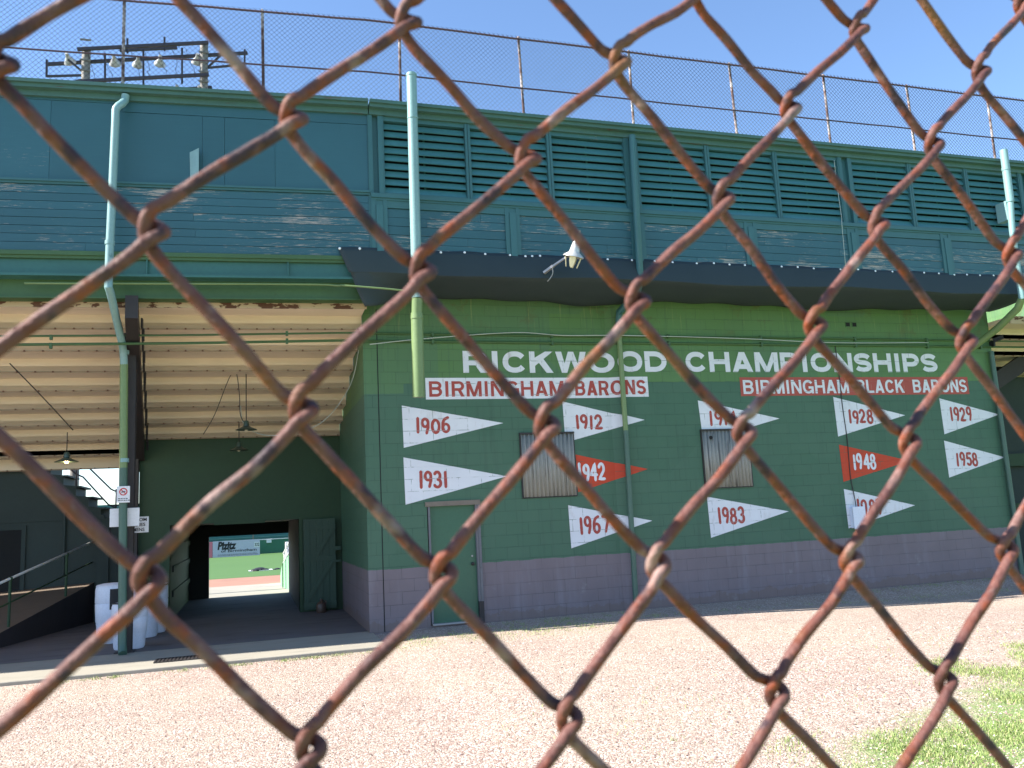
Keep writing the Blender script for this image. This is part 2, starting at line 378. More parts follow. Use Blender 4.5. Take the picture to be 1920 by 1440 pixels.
def m_gravel():
    t = NT('pinkish gravel'); x, y, z = t.xyz()
    def vor(scale):
        v = t.n('ShaderNodeTexVoronoi'); v.inputs['Scale'].default_value = scale; t.l(t.P(), v.inputs['Vector']); return v
    v1 = vor(56); v2 = vor(95)
    sep = t.n('ShaderNodeSeparateColor'); t.l(v1.outputs['Color'], sep.inputs[0])
    c = t.ramp(sep.outputs[0], [(0.0, (0.10, 0.075, 0.065)), (0.14, (0.25, 0.165, 0.135)), (0.40, (0.36, 0.242, 0.194)), (0.68, (0.455, 0.343, 0.284)), (0.90, (0.64, 0.56, 0.49))])
    sep2 = t.n('ShaderNodeSeparateColor'); t.l(v2.outputs['Color'], sep2.inputs[0])
    c2 = t.ramp(sep2.outputs[1], [(0, (0.13, 0.095, 0.08)), (0.5, (0.355, 0.258, 0.21)), (1, (0.56, 0.455, 0.385))])
    c = t.mix(0.35, c, c2)
    patch = t.noise(0.45, 5); c = t.mix(t.ramp(patch, [(0.35, 0), (0.65, 0.35)]), c, (0.47, 0.40, 0.30))
    p2 = t.noise(1.6, 5); c = t.mix(t.ramp(p2, [(0.52, 0), (0.75, 0.35)]), c, (0.27, 0.205, 0.165))
    # thatch below the lawn in the corner
    ln = t.math('SUBTRACT', t.math('ADD', t.math('MULTIPLY', x, 0.45), 3.75), y)
    ln = t.math('ADD', ln, t.math('MULTIPLY', t.math('SUBTRACT', t.noise(1.3, 5), 0.5), 2.2))
    c = t.mix(t.math('MULTIPLY', t.ramp(ln, [(-0.25, 0), (0.6, 0.9)]), 1.0), c, (0.19, 0.27, 0.085))
    h = t.math('ADD', t.math('MULTIPLY', v1.outputs['Distance'], -1.0), t.math('MULTIPLY', v2.outputs['Distance'], -0.5))
    return t.done(c, 0.85, 0, t.bump(h, 0.7, 0.014), 0.3)
M['gravel'] = m_gravel()
M['pebble'] = None
def m_pebble():
    t = NT('loose pebbles'); oi = t.n('ShaderNodeNewGeometry')
    c = t.ramp(oi.outputs['Random Per Island'], [(0.0, (0.10, 0.07, 0.065)), (0.15, (0.27, 0.175, 0.145)), (0.5, (0.39, 0.28, 0.23)), (0.75, (0.505, 0.40, 0.34)), (1.0, (0.72, 0.65, 0.59))])
    return t.done(c, 0.8, 0, None, 0.3)
M['pebble'] = m_pebble()
def m_concrete(name, c, dark=0.5):
    t = NT(name); a = t.noise(1.1, 6); f = t.noise(60, 3); s = t.noise(1, 5, t.scaled((0.9, 3.5, 1)), 0.7)
    cc = t.mix(a, mul(c, 0.75), mul(c, 1.15)); cc = t.mix(t.ramp(s, [(0.52, 0), (0.7, dark)]), cc, mul(c, 0.35))
    cc = t.mix(t.math('MULTIPLY', f, 0.3), cc, mul(c, 0.6))
    return t.done(cc, 0.8, 0, t.bump(f, 0.3, 0.004), 0.3)
M['concrete'] = m_concrete('pale concrete', (0.36, 0.33, 0.27), 0.35)
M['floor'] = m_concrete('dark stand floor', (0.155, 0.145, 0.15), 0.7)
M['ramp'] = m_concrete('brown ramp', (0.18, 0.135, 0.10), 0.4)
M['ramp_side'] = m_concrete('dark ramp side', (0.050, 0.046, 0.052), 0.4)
M['dirt'] = m_concrete('red infield dirt', (0.36, 0.19, 0.13), 0.1)
def m_field():
    t = NT('mown grass'); a = t.noise(0.15, 4); f = t.noise(25, 3)
    return t.done(t.mix(f, t.mix(a, (0.06, 0.15, 0.025), (0.085, 0.19, 0.035)), (0.05, 0.11, 0.02)), 0.8)
M['field'] = m_field()
def m_blade():
    t = NT('short sunny grass'); oi = t.n('ShaderNodeNewGeometry')
    c = t.ramp(oi.outputs['Random Per Island'], [(0, (0.12, 0.20, 0.04)), (0.45, (0.21, 0.30, 0.075)), (0.8, (0.33, 0.38, 0.13)), (1, (0.48, 0.42, 0.23))])
    return t.done(c, 0.6)
M['blade'] = m_blade()
def m_emit(name, c, k):
    t = NT(name); t.b.inputs['Emission Color'].default_value = (*c, 1); t.b.inputs['Emission Strength'].default_value = k
    return t.done(c, 0.4)
M['bulb'] = m_emit('lit bulb', (1.0, 0.72, 0.34), 3.0)

# ------------------------------------------------------------------ ground
def sst(t): t = min(1, max(0, t)); return t * t * (3 - 2 * t)
def gz(x, y):
    return -0.13 * sst((x - 6.5) / 6) * sst((13.85 - y) / 1.0) - 0.05 * (1 - sst((x - 1.7) / 0.9)) * (1 - sst((y - 14.0) / .05))
def grid_sheet(name, xs, ys, zf, mat, kind='structure'):
    V = [(x, y, zf(x, y)) for y in ys for x in xs]; nx = len(xs)
    F = [(j*nx+i, j*nx+i+1, (j+1)*nx+i+1, (j+1)*nx+i) for j in range(len(ys)-1) for i in range(nx-1)]
    me = bpy.data.meshes.new(name); me.from_pydata(V, [], F); me.materials.append(mat); me.update()
    me.polygons.foreach_set('use_smooth', [True] * len(F))
    o = bpy.data.objects.new(name, me); col.objects.link(o); o['kind'] = kind; return o
xs = [-60, -40, -25, -15] + list(np.arange(-10, 20.01, 0.25)) + [25, 35, 50, 80]
ys = [-60, -40, -20, -10] + list(np.arange(-5, 12.0, 0.5)) + list(np.arange(12.0, 14.01, 0.1)) + [14.3]
grid_sheet('gravel_ground', [float(v) for v in xs], [float(v) for v in ys], gz, M['gravel'])
b = MB(); b.box(-24, 1.86, 12.55, 14.36, -0.3, 0.0); tag(b.build('concrete_apron', M['concrete'], bevel=0.012), kind='structure')
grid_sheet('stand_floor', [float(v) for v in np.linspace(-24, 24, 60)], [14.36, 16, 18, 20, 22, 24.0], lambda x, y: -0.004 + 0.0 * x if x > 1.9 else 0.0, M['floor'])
b = MB(); b.hexa([(-3, 24.0, -.8), (3, 24.0, -.8), (3, 36.4, -.8), (-3, 36.0, -.8), (-3, 24.0, 0.0), (3, 24.0, 0.0), (3, 36.0, -.5), (-3, 36.6, -.5)])
tag(b.build('field_walk', M['concrete']), kind='structure')
grid_sheet('infield_dirt', [-40.0, 0.0, 40.0], [30.0, 42.0], lambda x, y: -0.504, M['dirt'])
grid_sheet('grass_field', [-60.0, -20.0, 20.0, 60.0], [42.0, 58.0, 76.0], lambda x, y: -0.5 + 0.0*x, M['field'])
grid_sheet('distant_ground', [-1500.0, -100.0, 100.0, 1500.0], [-1500.0, -62.0, 24.0, 100.0, 1500.0], lambda x, y: -0.85, M['field'])

# ------------------------------------------------------------------ the grandstand
G = thing('grandstand', (6.5, 14.0, 0), 'green and teal baseball grandstand with louvred upper storey above a painted block wall', 'building')
YL, YR, XA, XB = 14.10, 14.00, 6.27, 6.50
def wall_y(x): return YL if x <= XA else (YR if x >= XB else YL + (YR - YL) * (x - XA) / (XB - XA))
# block wall, with the doorway left open
def wall_piece(mb, x0, x1, z0, z1):
    cuts = [x0] + [c for c in (XA, XB) if x0 < c < x1] + [x1]
    for a, c in zip(cuts, cuts[1:]):
        mb.hexa([(a, wall_y(a), z0), (c, wall_y(c), z0), (c, 14.42, z0), (a, 14.42, z0), (a, wall_y(a), z1), (c, wall_y(c), z1), (c, 14.42, z1), (a, 14.42, z1)])
DX0, DX1, DZ = 2.80, 3.69, 2.02
b = MB()
wall_piece(b, 1.80, DX0, -0.3, 5.95); wall_piece(b, DX0, DX1, DZ, 5.95); wall_piece(b, DX1, 15.22, -0.3, 5.95); wall_piece(b, DX0, DX1, -0.3, 0.03)
b.build('block_wall', M['block'], G)
# tunnel side wall, its top follows the sloping deck
b = MB(); b.prism([(14.42, -0.3), (18.62, -0.3), (18.62, 4.3), (14.42, 5.7)], lambda a, c, h: (h, a, c), 1.803, 2.1)
b.build('side_wall', M['block'], G)
b = MB(); b.box(15.0, 15.217, 14.42, 17.0, -.3, 4.2); b.build('side_wall', M['block'], G)
# vertical joint near the corner
b = MB(); b.box(2.032, 2.046, YL - 0.004, YL + 0.01, 0.0, 5.36); b.build('wall_joint', M['dark_void'], G)
b = MB(); b.prism([(6.42, 5.1), (6.52, 5.1), (6.52, 5.42)], lambda a, c, h: (a, h, c), 13.93, 14.02); b.build('bracket', M['beam_green'], G)
# two vent holes
for xx in (11.585, 11.745):
    b = MB(); b.box(xx - .055, xx + .055, YR - 0.012, YR + .01, 5.185, 5.285); b.box(xx - .043, xx + .043, YR - 0.016, YR, 5.197, 5.273, 1)
    b.build('vent', [M['beam_green'], M['dark_void']], G)
# door
b = MB(); b.box(DX0 + .05, DX1 - .06, YL + .05, YL + .10, 0.055, DZ - 0.05); door = b.build('door', M['door_green'], G)
b = MB(); b.lathe([(0.0, 0), (.022, .0), (.03, .03), (.018, .05), (0, .052)], (DX1 - .13, YL + .05, 0.98), 12, axis=Vector((0, -1, 0)))
b.build('handle', M['dark_steel'], door)
b = MB(); b.lathe([(0, 0), (.016, 0), (.016, .008), (0, .009)], (DX1 - .13, YL + .05, 1.11), 10, axis=Vector((0, -1, 0))); b.build('lock', M['galv'], door)
b = MB(); b.box(DX0 + .015, DX0 + .05, YL - .012, YL + .12, 0.02, DZ - .05, 0); b.box(DX0 - .03, DX1 + .03, YL - .035, YL + .12, DZ - .05, DZ + .03, 1)
b.box(DX1 - .06, DX1 - .02, YL - .02, YL + .12, 0.36, DZ - .05, 0); b.box(DX1 - .02, DX1 + .02, YL - .035, YL + .12, 0.36, DZ - .05, 0)
b.box(DX1 - .06, DX1 + .02, YL - .03, YL + .12, 0.0, 0.36, 2)
b.build('door_frame', [M['frame_grey'], M['frame_tan'], M['dark_steel']], door)
b = MB(); b.box(DX0 + .03, DX1 - .06, YL - .05, YL + .13, 0.03, 0.055); b.build('threshold', M['galv'], door)
# corrugated sheets over two windows
def corrugated(x0, x1, z0, z1, y):
    b = MB(); nw = 13; k = nw * 8; V = []
    for i in range(k + 1):
        x = x0 + (x1 - x0) * i / k; yy = y - .022 - 0.016 * math.cos(2 * math.pi * nw * i / k)
        V += [(x, yy, z0), (x, yy, z1), (x, yy + .004, z0), (x, yy + .004, z1)]
    F = []
    for i in range(k):
        p = i * 4; q = p + 4
        F += [(p, q, q+1, p+1), (p+2, p+3, q+3, q+2), (p, p+2, q+2, q), (p+1, q+1, q+3, p+3)]
    b.add(V, F)
    o = b.build('window_cover', M['corr'], G, smooth=True)
    f = MB(); w = .022
    f.box(x0 - w, x1 + w, y - .05, y + .01, z1, z1 + .03); f.box(x0 - w, x1 + w, y - .022, y + .01, z0 - .018, z0)
    f.box(x0 - w, x0, y - .03, y + .01, z0, z1); f.box(x1, x1 + w, y - .03, y + .01, z0, z1)
    f.build('frame', M['dark_steel'], o); return o
corrugated(4.51, 5.49, 2.05, 3.15, YL)
w2 = corrugated(8.03, 9.01, 2.07, 3.13, YR)
b = MB(); b.lathe([(0, 0), (.035, 0), (.035, .012), (0, .013)], (8.2, YR - .047, 3.0), 12, axis=Vector((0, -1, 0))); b.build('hole', M['dark_void'], w2)

# upper storey, right: facade plane Y = 13.0
YF = 13.0
def roof_edge(b, x0, x1, y0):
    b.box(x0, x1, y0 - .15, y0 + .10, 8.43, 8.53)            # fascia
    b.box(x0, x1, y0 - .19, y0 - .15, 8.49, 8.545)           # metal drip edge
    b.box(x0, x1, y0 - .06, y0 + .08, 8.34, 8.43)            # frieze
XR = 24.0
b = MB(); roof_edge(b, 1.84, XR, YF); b.build('eave', M['eave'], G)
b = MB(); b.box(1.9, XR, YF + .10, 17, 8.40, 8.50); b.build('roof', M['roofing'], G)
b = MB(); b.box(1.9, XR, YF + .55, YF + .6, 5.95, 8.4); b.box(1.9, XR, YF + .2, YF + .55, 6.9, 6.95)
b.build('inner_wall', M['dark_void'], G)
b = MB()
b.box(1.84, XR, YF - .07, YF + .05, 6.92, 6.99); b.box(1.84, XR, YF - .045, YF + .05, 6.885, 6.92); b.build('sill', M['teal_trim'], G)
posts = [(1.84, 2.03), (6.42, 6.60), (10.97, 11.21), (15.50, 15.72), (20.0, 20.24)]
for k, (x0, x1) in enumerate(posts):
    b = MB(); b.box(x0, x1, YF + .03, YF + .2, 6.99, 8.34)
    b.box(x0 - .02, x0 + .05, YF - .035, YF + .1, 6.99, 8.34); b.box(x1 - .05, x1 + .02, YF - .035, YF + .1, 6.99, 8.34)
    b.build('facade_post', M['teal_trim'], G)
def louver(x0, x1):
    fr = MB(); w = .042
    fr.box(x0, x0 + w, YF - .03, YF + .09, 6.99, 8.34); fr.box(x1 - w, x1, YF - .03, YF + .09, 6.99, 8.34)
    fr.box(x0 + w, x1 - w, YF - .01, YF + .09, 8.27, 8.34); fr.box(x0 + w, x1 - w, YF - .01, YF + .09, 6.99, 7.03)
    xm = (x0 + x1) / 2; fr.box(xm - .015, xm + .015, YF + .085, YF + .10, 7.03, 8.27)
    o = fr.build('louver_panel', M['teal_trim'], G)
    sl_ = MB(); n = 9; p = (8.27 - 7.03) / n
    for i in range(n):
        z = 7.03 + p * i + .002; t = .018; dz = .113 + random.uniform(-.004, .004); z += random.uniform(-.004, .004)
        tilt = random.uniform(-.006, .006); x_a, x_b = x0 + w + .003, x1 - w - .003
        def sect(x, q): return [(x, YF + .0, z + q), (x, YF + .02, z + q - .004), (x, YF + .085, z + dz + q), (x, YF + .062, z + dz + q + .008)]
        A = sect(x_a, -tilt); B = sect(x_b, tilt)
        sl_.add(A + B, [(0,1,2,3), (7,6,5,4), (0,4,5,1), (1,5,6,2), (2,6,7,3), (3,7,4,0)])
    sl_.build('slats', M['teal_slat'], o)
for x0, xe in ((2.03, 6.42), (6.60, 10.97), (11.21, 15.50), (15.72, 20.0)):
    d = (xe - x0) / 3
    for i in range(3): louver(x0 + d * i + .004, x0 + d * (i + 1) - .004)
# boards below the sill
def boards(mb, x0, x1, z0, z1, y, pitch, jitter=True):
    n = max(1, round((z1 - z0) / pitch)); p = (z1 - z0) / n
    for i in range(n):
        a = x0; off = random.uniform(.8, 3.6)
        while a < x1 - 1e-6:
            e = min(x1, a + off); off = random.uniform(2.2, 4.2)
            if x1 - e < .4: e = x1
            dy = random.uniform(0, .007)
            mb.box(a + .0015, e - .0015, y - .012 + dy, y + .03, z0 + p * i + .0035, z0 + p * (i + 1) - .0035); a = e
battens = [1.84, 4.08, 6.40, 8.69, 10.96, 13.19, 15.5, 17.8, 20.0]
b = MB(); boards(b, 1.90, XR, 6.03, 6.76, YF, .135); b.build('lower_boards', M['teal_board'], G)
b = MB(); b.box(1.88, XR, YF - .03, YF + .05, 6.765, 6.885); b.box(1.9, XR, YF + .032, YF + .10, 5.98, 6.765); b.build('frieze_board', M['teal_trim'], G)
for x in battens:
    b = MB(); b.box(x, x + .075, YF - .04, YF + .0, 6.0, 6.885); b.box(x + .19, x + .26, YF - .04, YF + .0, 6.0, 6.885)
    b.box(x + .078, x + .187, YF - .055, YF + .0, 6.0, 6.80); b.build('batten', M['teal_trim'], G)
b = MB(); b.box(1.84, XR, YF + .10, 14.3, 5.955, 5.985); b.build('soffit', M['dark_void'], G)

# upper storey, left: the facade bends back by about four degrees
AL = R(4.2); c_, s_ = math.cos(AL), math.sin(AL)
TL = Matrix(((c_, s_, 0, 1.83), (-s_, c_, 0, YF), (0, 0, 1, 0), (0, 0, 0, 1)))
LX = -27.0
b = MB(TL); roof_edge(b, LX, 0.0, 0.0); b.build('eave', M['eave'], G)
b = MB(TL); b.box(LX, .08, .10, 4.0, 8.395, 8.495); b.build('roof', M['roofing'], G)
b = MB(TL); b.box(LX, 0, .06, .12, 5.96, 8.34); b.build('inner_wall', M['teal_trim'], G)
seams = [LX, -23.0, -19.5, -16.3, -13.2, -10.1, -7.0, -4.72, -3.86, -2.56, -2.23, -1.47, -0.02]
b = MB(TL)
for a, e in zip(seams, seams[1:]):
    q = random.uniform(0, .006); zt = 8.17 if a > -3.9 else 8.30
    b.box(a + .002, e - .002, -.012 + q, .055, 7.045, zt - .003)
b.box(LX, -3.72, -.008, .055, 8.303, 8.34); b.box(-3.71, -.02, -.010, .055, 8.175, 8.34); b.build('plywood_panels', M['teal_panel'], G)
b = MB(TL); b.box(LX, -.0, -.055, .03, 7.0, 7.035); b.box(LX, 0, -.03, .03, 6.965, 7.0); b.build('ledge', M['teal_trim'], G)
b = MB(TL); boards(b, LX, -.02, 5.945, 6.96, 0, .127); b.build('lower_boards', M['teal_board'], G)
b = MB(TL); b.box(-.02, .03, -.02, .08, 5.95, 8.34); b.build('corner_board', M['teal_trim'], G)
# bent sheet of metal hanging off the panels
b = MB(TL)
F = lambda a, c, h: (a, h, c)
b.add([(-2.745, -.012, 7.56), (-2.60, -.10, 7.60), (-2.60, -.105, 7.10), (-2.73, -.02, 7.08), (-2.745, -.008, 7.56), (-2.597, -.097, 7.60), (-2.597, -.102, 7.10), (-2.73, -.016, 7.08)],
      [(0,1,2,3), (7,6,5,4), (0,4,5,1), (1,5,6,2), (2,6,7,3), (3,7,4,0)])
o = b.build('loose_sheet', M['pipe_teal'], G); o['label'] = 'bent pale metal sheet hanging loose from the teal panels'
# floor beam under the left facade
b = MB(TL); b.box(LX, 0.0, -.03, .35, 5.875, 5.94); b.box(LX, 0, -.005, .35, 5.83, 5.875)
b.box(LX, -.1, .20, .40, 5.30, 5.56); b.box(LX, -.1, .17, .40, 5.275, 5.30); b.build('floor_beam', M['beam_green'], G)
b = MB(TL); b.box(LX, 0, .05, .30, 5.60, 5.83); b.box(LX, -.02, -.03, .30, 5.56, 5.60); b.build('beam_web', M['beam_teal'], G)
for x in (-1.3, -3.35, -5.5, -8, -11):
    b = MB(TL); b.box(x, x + .02, .0, .05, 5.60, 5.83); b.build('beam_stiffener', M['beam_teal'], G)
# stepped underside of the seating deck
def deck(x0, x1, rows, fan, name='stepped_ceiling'):
    b = MB(); TH = .09
    def Y(k, x):
        f = max(0, 1 - k / 8.0) if fan else 0
        return 13.48 + .685 * k + f * max(0, 1.83 - x) * math.tan(AL) * .9
    for k in range(rows):
        z = 5.247 - .230 * k
        nx = 1 if not fan else 1
        def strip(ya, yb, za, zb, m=0):
            # slab with lower face at za/zb, from Y fn ya to yb
            b.hexa([(x0, ya(x0), za), (x1, ya(x1), za), (x1, yb(x1), zb), (x0, yb(x0), zb), (x0, ya(x0), za + TH), (x1, ya(x1), za + TH), (x1, yb(x1), zb + TH), (x0, yb(x0), zb + TH)], m)
        strip(lambda x: Y(k, x), lambda x: Y(k + 1, x) + .03, z + .012, z - .004)
        # riser down to the next row
        ya = lambda x: Y(k + 1, x)
        b.hexa([(x0, ya(x0), z - .242), (x1, ya(x1), z - .242), (x1, ya(x1) + .03, z - .242), (x0, ya(x0) + .03, z - .242), (x0, ya(x0), z + .05), (x1, ya(x1), z + .05), (x1, ya(x1) + .03, z + .05), (x0, ya(x0) + .03, z + .05)])
        # lap seam along the lower lip with bolt heads
        b.hexa([(x0, ya(x0) - .012, z - .246), (x1, ya(x1) - .012, z - .246), (x1, ya(x1) + .0, z - .246), (x0, ya(x0), z - .246), (x0, ya(x0) - .012, z - .222), (x1, ya(x1) - .012, z - .222), (x1, ya(x1), z - .222), (x0, ya(x0), z - .222)], 2)
        xx = x0 + .15
        while xx < x1:
            y = ya(xx); b.box(xx - .012, xx + .012, y - .03, y - .012, z - .243, z - .219, 1); xx += .275 + random.uniform(-.01, .01)
    # front fascia strip with flaking paint
    yf = lambda x: Y(0, x) - .02
    b.hexa([(x0, yf(x0), 5.20), (x1, yf(x1), 5.20), (x1, yf(x1) + .02, 5.20), (x0, yf(x0) + .02, 5.20), (x0, yf(x0), 5.36), (x1, yf(x1), 5.36), (x1, yf(x1) + .02, 5.36), (x0, yf(x0) + .02, 5.36)], 3)
    return b.build(name, [M['ceiling'], M['rust'], M['seam'], M['flaky']], G)
deck(-24.0, 1.795, 9, True); deck(15.225, 24.0, 9, False)
# raker under the deck, front column, rear column
def rk(x, y): return x - (y - 13.3) * .088
b = MB(); y0, y1 = 13.35, 18.3
b.hexa([(rk(-1.80, y0), y0, 4.95), (rk(-1.62, y0), y0, 4.95), (rk(-1.62, y1), y1, 3.20), (rk(-1.80, y1), y1, 3.20), (rk(-1.80, y0), y0, 5.30), (rk(-1.62, y0), y0, 5.30), (rk(-1.62, y1), y1, 3.60), (rk(-1.80, y1), y1, 3.60)])
for k in range(8):
    yk = 13.95 + .685 * k; b.box(rk(-1.60, yk), rk(-1.575, yk), yk, yk + .13, 4.95 - .23 * k, 5.10 - .23 * k); b.box(rk(-1.619, yk), rk(-1.58, yk), yk + .3, yk + .36, 4.80 - .23 * k, 5.00 - .23 * k)
b.build('raker_beam', M['dark_steel'], G)
b = MB(); b.box(-1.95, -1.765, 14.38, 14.395, 0, 4.95); b.box(-1.95, -1.765, 14.535, 14.55, 0, 4.95); b.box(-1.865, -1.85, 14.395, 14.535, 0, 4.95)
b.box(-2.0, -1.72, 14.34, 14.60, 0, .02); b.build('front_column', M['dark_steel'], G)
b = MB(); b.box(-2.33, -2.16, 18.2, 18.36, 0, 3.75); b.build('rear_column', M['dark_steel'], G)
# back wall with the tunnel mouth
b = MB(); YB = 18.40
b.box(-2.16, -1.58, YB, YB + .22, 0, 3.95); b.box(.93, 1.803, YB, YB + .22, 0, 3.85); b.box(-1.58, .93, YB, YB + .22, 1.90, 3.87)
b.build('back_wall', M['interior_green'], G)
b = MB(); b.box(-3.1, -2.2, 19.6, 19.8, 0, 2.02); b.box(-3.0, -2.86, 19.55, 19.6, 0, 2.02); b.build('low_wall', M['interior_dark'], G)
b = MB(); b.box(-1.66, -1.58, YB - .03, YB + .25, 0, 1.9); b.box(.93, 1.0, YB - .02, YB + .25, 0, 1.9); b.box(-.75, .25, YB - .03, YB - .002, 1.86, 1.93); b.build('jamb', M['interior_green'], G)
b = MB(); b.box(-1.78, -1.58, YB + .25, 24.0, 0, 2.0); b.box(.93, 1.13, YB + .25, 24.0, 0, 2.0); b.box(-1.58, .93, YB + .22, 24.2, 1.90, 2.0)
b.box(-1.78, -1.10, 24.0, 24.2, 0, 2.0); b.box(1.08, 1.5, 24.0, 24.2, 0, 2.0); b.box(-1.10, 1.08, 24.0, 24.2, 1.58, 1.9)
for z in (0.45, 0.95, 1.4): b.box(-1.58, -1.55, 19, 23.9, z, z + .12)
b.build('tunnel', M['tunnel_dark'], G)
# open plank gate leaf beside the tunnel mouth
ga = R(-48); 
TG = Matrix.Translation((1.0, 19.0 - .75, 0)) @ Matrix.Rotation(R(-3), 4, 'Z')
b = MB(TG)
for i in range(5): b.box(.01 + i * .13, .135 + i * .13, 0, .03, .05, 1.88)
gl = b.build('plank_gate', M['gate_green'], G)
b = MB(TG)
b.box(.0, .66, -.025, 0, .10, .19); b.box(.0, .66, -.025, 0, 1.02, 1.12); b.box(.0, .66, -.025, 0, 1.66, 1.76)
b.bar((.05, -.0125, .2), (.60, -.0125, 1.02), .08, .022, up=(0, 1, 0)); b.bar((.25, -.0125, 1.12), (.60, -.0125, 1.66), .08, .022, up=(0, 1, 0))
b.box(.58, .76, -.03, -.002, 1.22, 1.30); b.box(.58, .76, -.03, -.002, .98, 1.02); b.build('braces', M['gate_green'], gl)
# right-hand bay
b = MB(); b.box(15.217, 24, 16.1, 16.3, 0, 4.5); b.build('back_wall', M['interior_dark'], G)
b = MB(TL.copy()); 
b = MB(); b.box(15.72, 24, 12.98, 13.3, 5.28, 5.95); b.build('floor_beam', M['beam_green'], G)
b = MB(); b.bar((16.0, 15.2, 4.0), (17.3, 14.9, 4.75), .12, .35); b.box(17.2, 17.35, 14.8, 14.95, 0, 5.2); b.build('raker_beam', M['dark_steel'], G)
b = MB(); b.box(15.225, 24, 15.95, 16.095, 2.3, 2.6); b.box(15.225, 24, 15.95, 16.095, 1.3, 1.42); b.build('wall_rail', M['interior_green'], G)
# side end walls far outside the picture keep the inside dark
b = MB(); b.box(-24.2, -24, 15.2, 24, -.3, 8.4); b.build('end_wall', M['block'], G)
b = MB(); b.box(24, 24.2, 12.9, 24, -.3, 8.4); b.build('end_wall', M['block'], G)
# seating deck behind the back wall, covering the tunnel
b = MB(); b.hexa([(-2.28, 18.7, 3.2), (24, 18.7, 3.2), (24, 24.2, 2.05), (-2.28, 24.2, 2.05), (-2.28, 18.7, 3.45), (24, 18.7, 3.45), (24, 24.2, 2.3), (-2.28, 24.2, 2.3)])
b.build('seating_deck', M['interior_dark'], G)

# ------------------------------------------------------------------ ramp, rail, stair on the left
b = MB()
# ramp goes up and back along (0.9, 3.5)
rd = Vector((.249, .968, 0)); rn = Vector((-.968, .249, 0)); a0 = Vector((-4.40, 15.1, 0)); a1 = Vector((-3.12, 20.05, 0))
p = [a0, a0 + rn * 2.2, a1 + rn * 2.2, a1]
zt = [.02, .02, .84, .84]
b.add([tuple(v) for v in p] + [(v.x, v.y, z) for v, z in zip(p, zt)], [(4,7,6,5)], 0)
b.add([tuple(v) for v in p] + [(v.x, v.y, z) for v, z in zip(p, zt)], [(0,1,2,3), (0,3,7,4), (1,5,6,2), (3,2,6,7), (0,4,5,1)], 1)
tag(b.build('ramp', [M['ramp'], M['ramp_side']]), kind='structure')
RL = thing('handrail', (-3.9, 16.8, .35), 'grey pipe handrail on posts climbing beside the brown ramp on the left', 'railing')
def ramp_z(s): return .02 + .82 * s
def ramp_p(s, h, off=.05):
    v = a0.lerp(a1, s) + rn * off; return (v.x, v.y, ramp_z(s) + h)
b = MB(); b.tube([ramp_p(.05, .80), ramp_p(.98, .84)], .024, 8); b.build('top_rail', M['white_metal'], RL, smooth=True)
b = MB(); b.tube([ramp_p(.05, .40), ramp_p(.98, .42)], .015, 6); b.build('middle_rail', M['interior_green'], RL, smooth=True)
for s in (.06, .345, .74, .97):
    b = MB(); b.tube([ramp_p(s, 0), ramp_p(s, .81)], .024, 8); b.lathe([(0, -.03), (.036, -.03), (.036, .03), (0, .031)], ramp_p(s, .81), 10); b.build('post', M['interior_green'], RL, smooth='auto')
ST = thing('staircase', (-4.4, 20.0, 0), 'dark stair silhouette stepping down to the right below the bright gap', 'stairs')
prof = []; x, z = -2.83, 1.92
n = 9
for i in range(n):
    prof += [(x, z), (x, z + .205)]; x -= .245; z += .0
    z += .235
poly = [(-2.83, 0)] + prof + [(x, z - .03), (-9.0, z - .03), (-9.0, 0)]
b = MB(); b.prism(poly, lambda a, c, h: (a, h, c), 19.86, 21.0); b.build('steps', M['interior_dark'], ST)
b = MB()
xx, zz = -2.83, 2.125
for i in range(8):
    b.box(xx - .02, xx + .10, 19.80, 21.05, zz - .035, zz + .0); xx -= .245; zz += .235
b.build('treads', M['interior_dark'], ST)
b = MB(); b.bar((-2.95, 19.84, 1.78), (-6.2, 19.84, 4.85), .03, .22, up=(0, 1, 0)); b.build('stringer', M['gate_green'], ST)
b = MB()
for xa, xb, za, zb in ((-4.55, -4.47, .2, 2.05), (-5.6, -5.52, .2, 2.05), (-5.52, -4.55, 1.97, 2.05)): b.box(xa, xb, 19.82, 19.86, za, zb)
b.box(-5.52, -4.55, 19.845, 19.86, .2, 1.97, 1); b.build('stair_door', [M['interior_dark'], M['dark_void']], ST)
b = MB(); b.tube([(-3.75, 19.83, 1.0), (-3.75, 19.83, 2.3)], .03, 6); b.box(-9, -3.0, 19.83, 19.86, 2.12, 2.2); b.build('wall_trim', M['interior_dark'], ST)
def rail(pts): 
    b = MB(); b.tube(smooth_path(pts, 2), .017, 6); return b.build('stair_rail', M['rack_steel'], ST, smooth=True)
rail([(-2.78, 19.95, 2.36), (-2.95, 19.95, 2.42), (-3.45, 19.95, 3.02), (-3.6, 19.95, 3.10), (-4.4, 19.95, 3.9)])
rail([(-2.80, 19.95, 2.72), (-2.90, 19.95, 2.74), (-3.40, 19.95, 3.28), (-4.3, 19.95, 4.2)])
rail([(-2.80, 19.95, 2.2), (-2.80, 19.95, 2.74)]); rail([(-3.58, 19.95, 2.8), (-3.58, 19.95, 3.4)]); rail([(-2.2, 19.95, 2.38), (-2.95, 19.95, 2.40)])

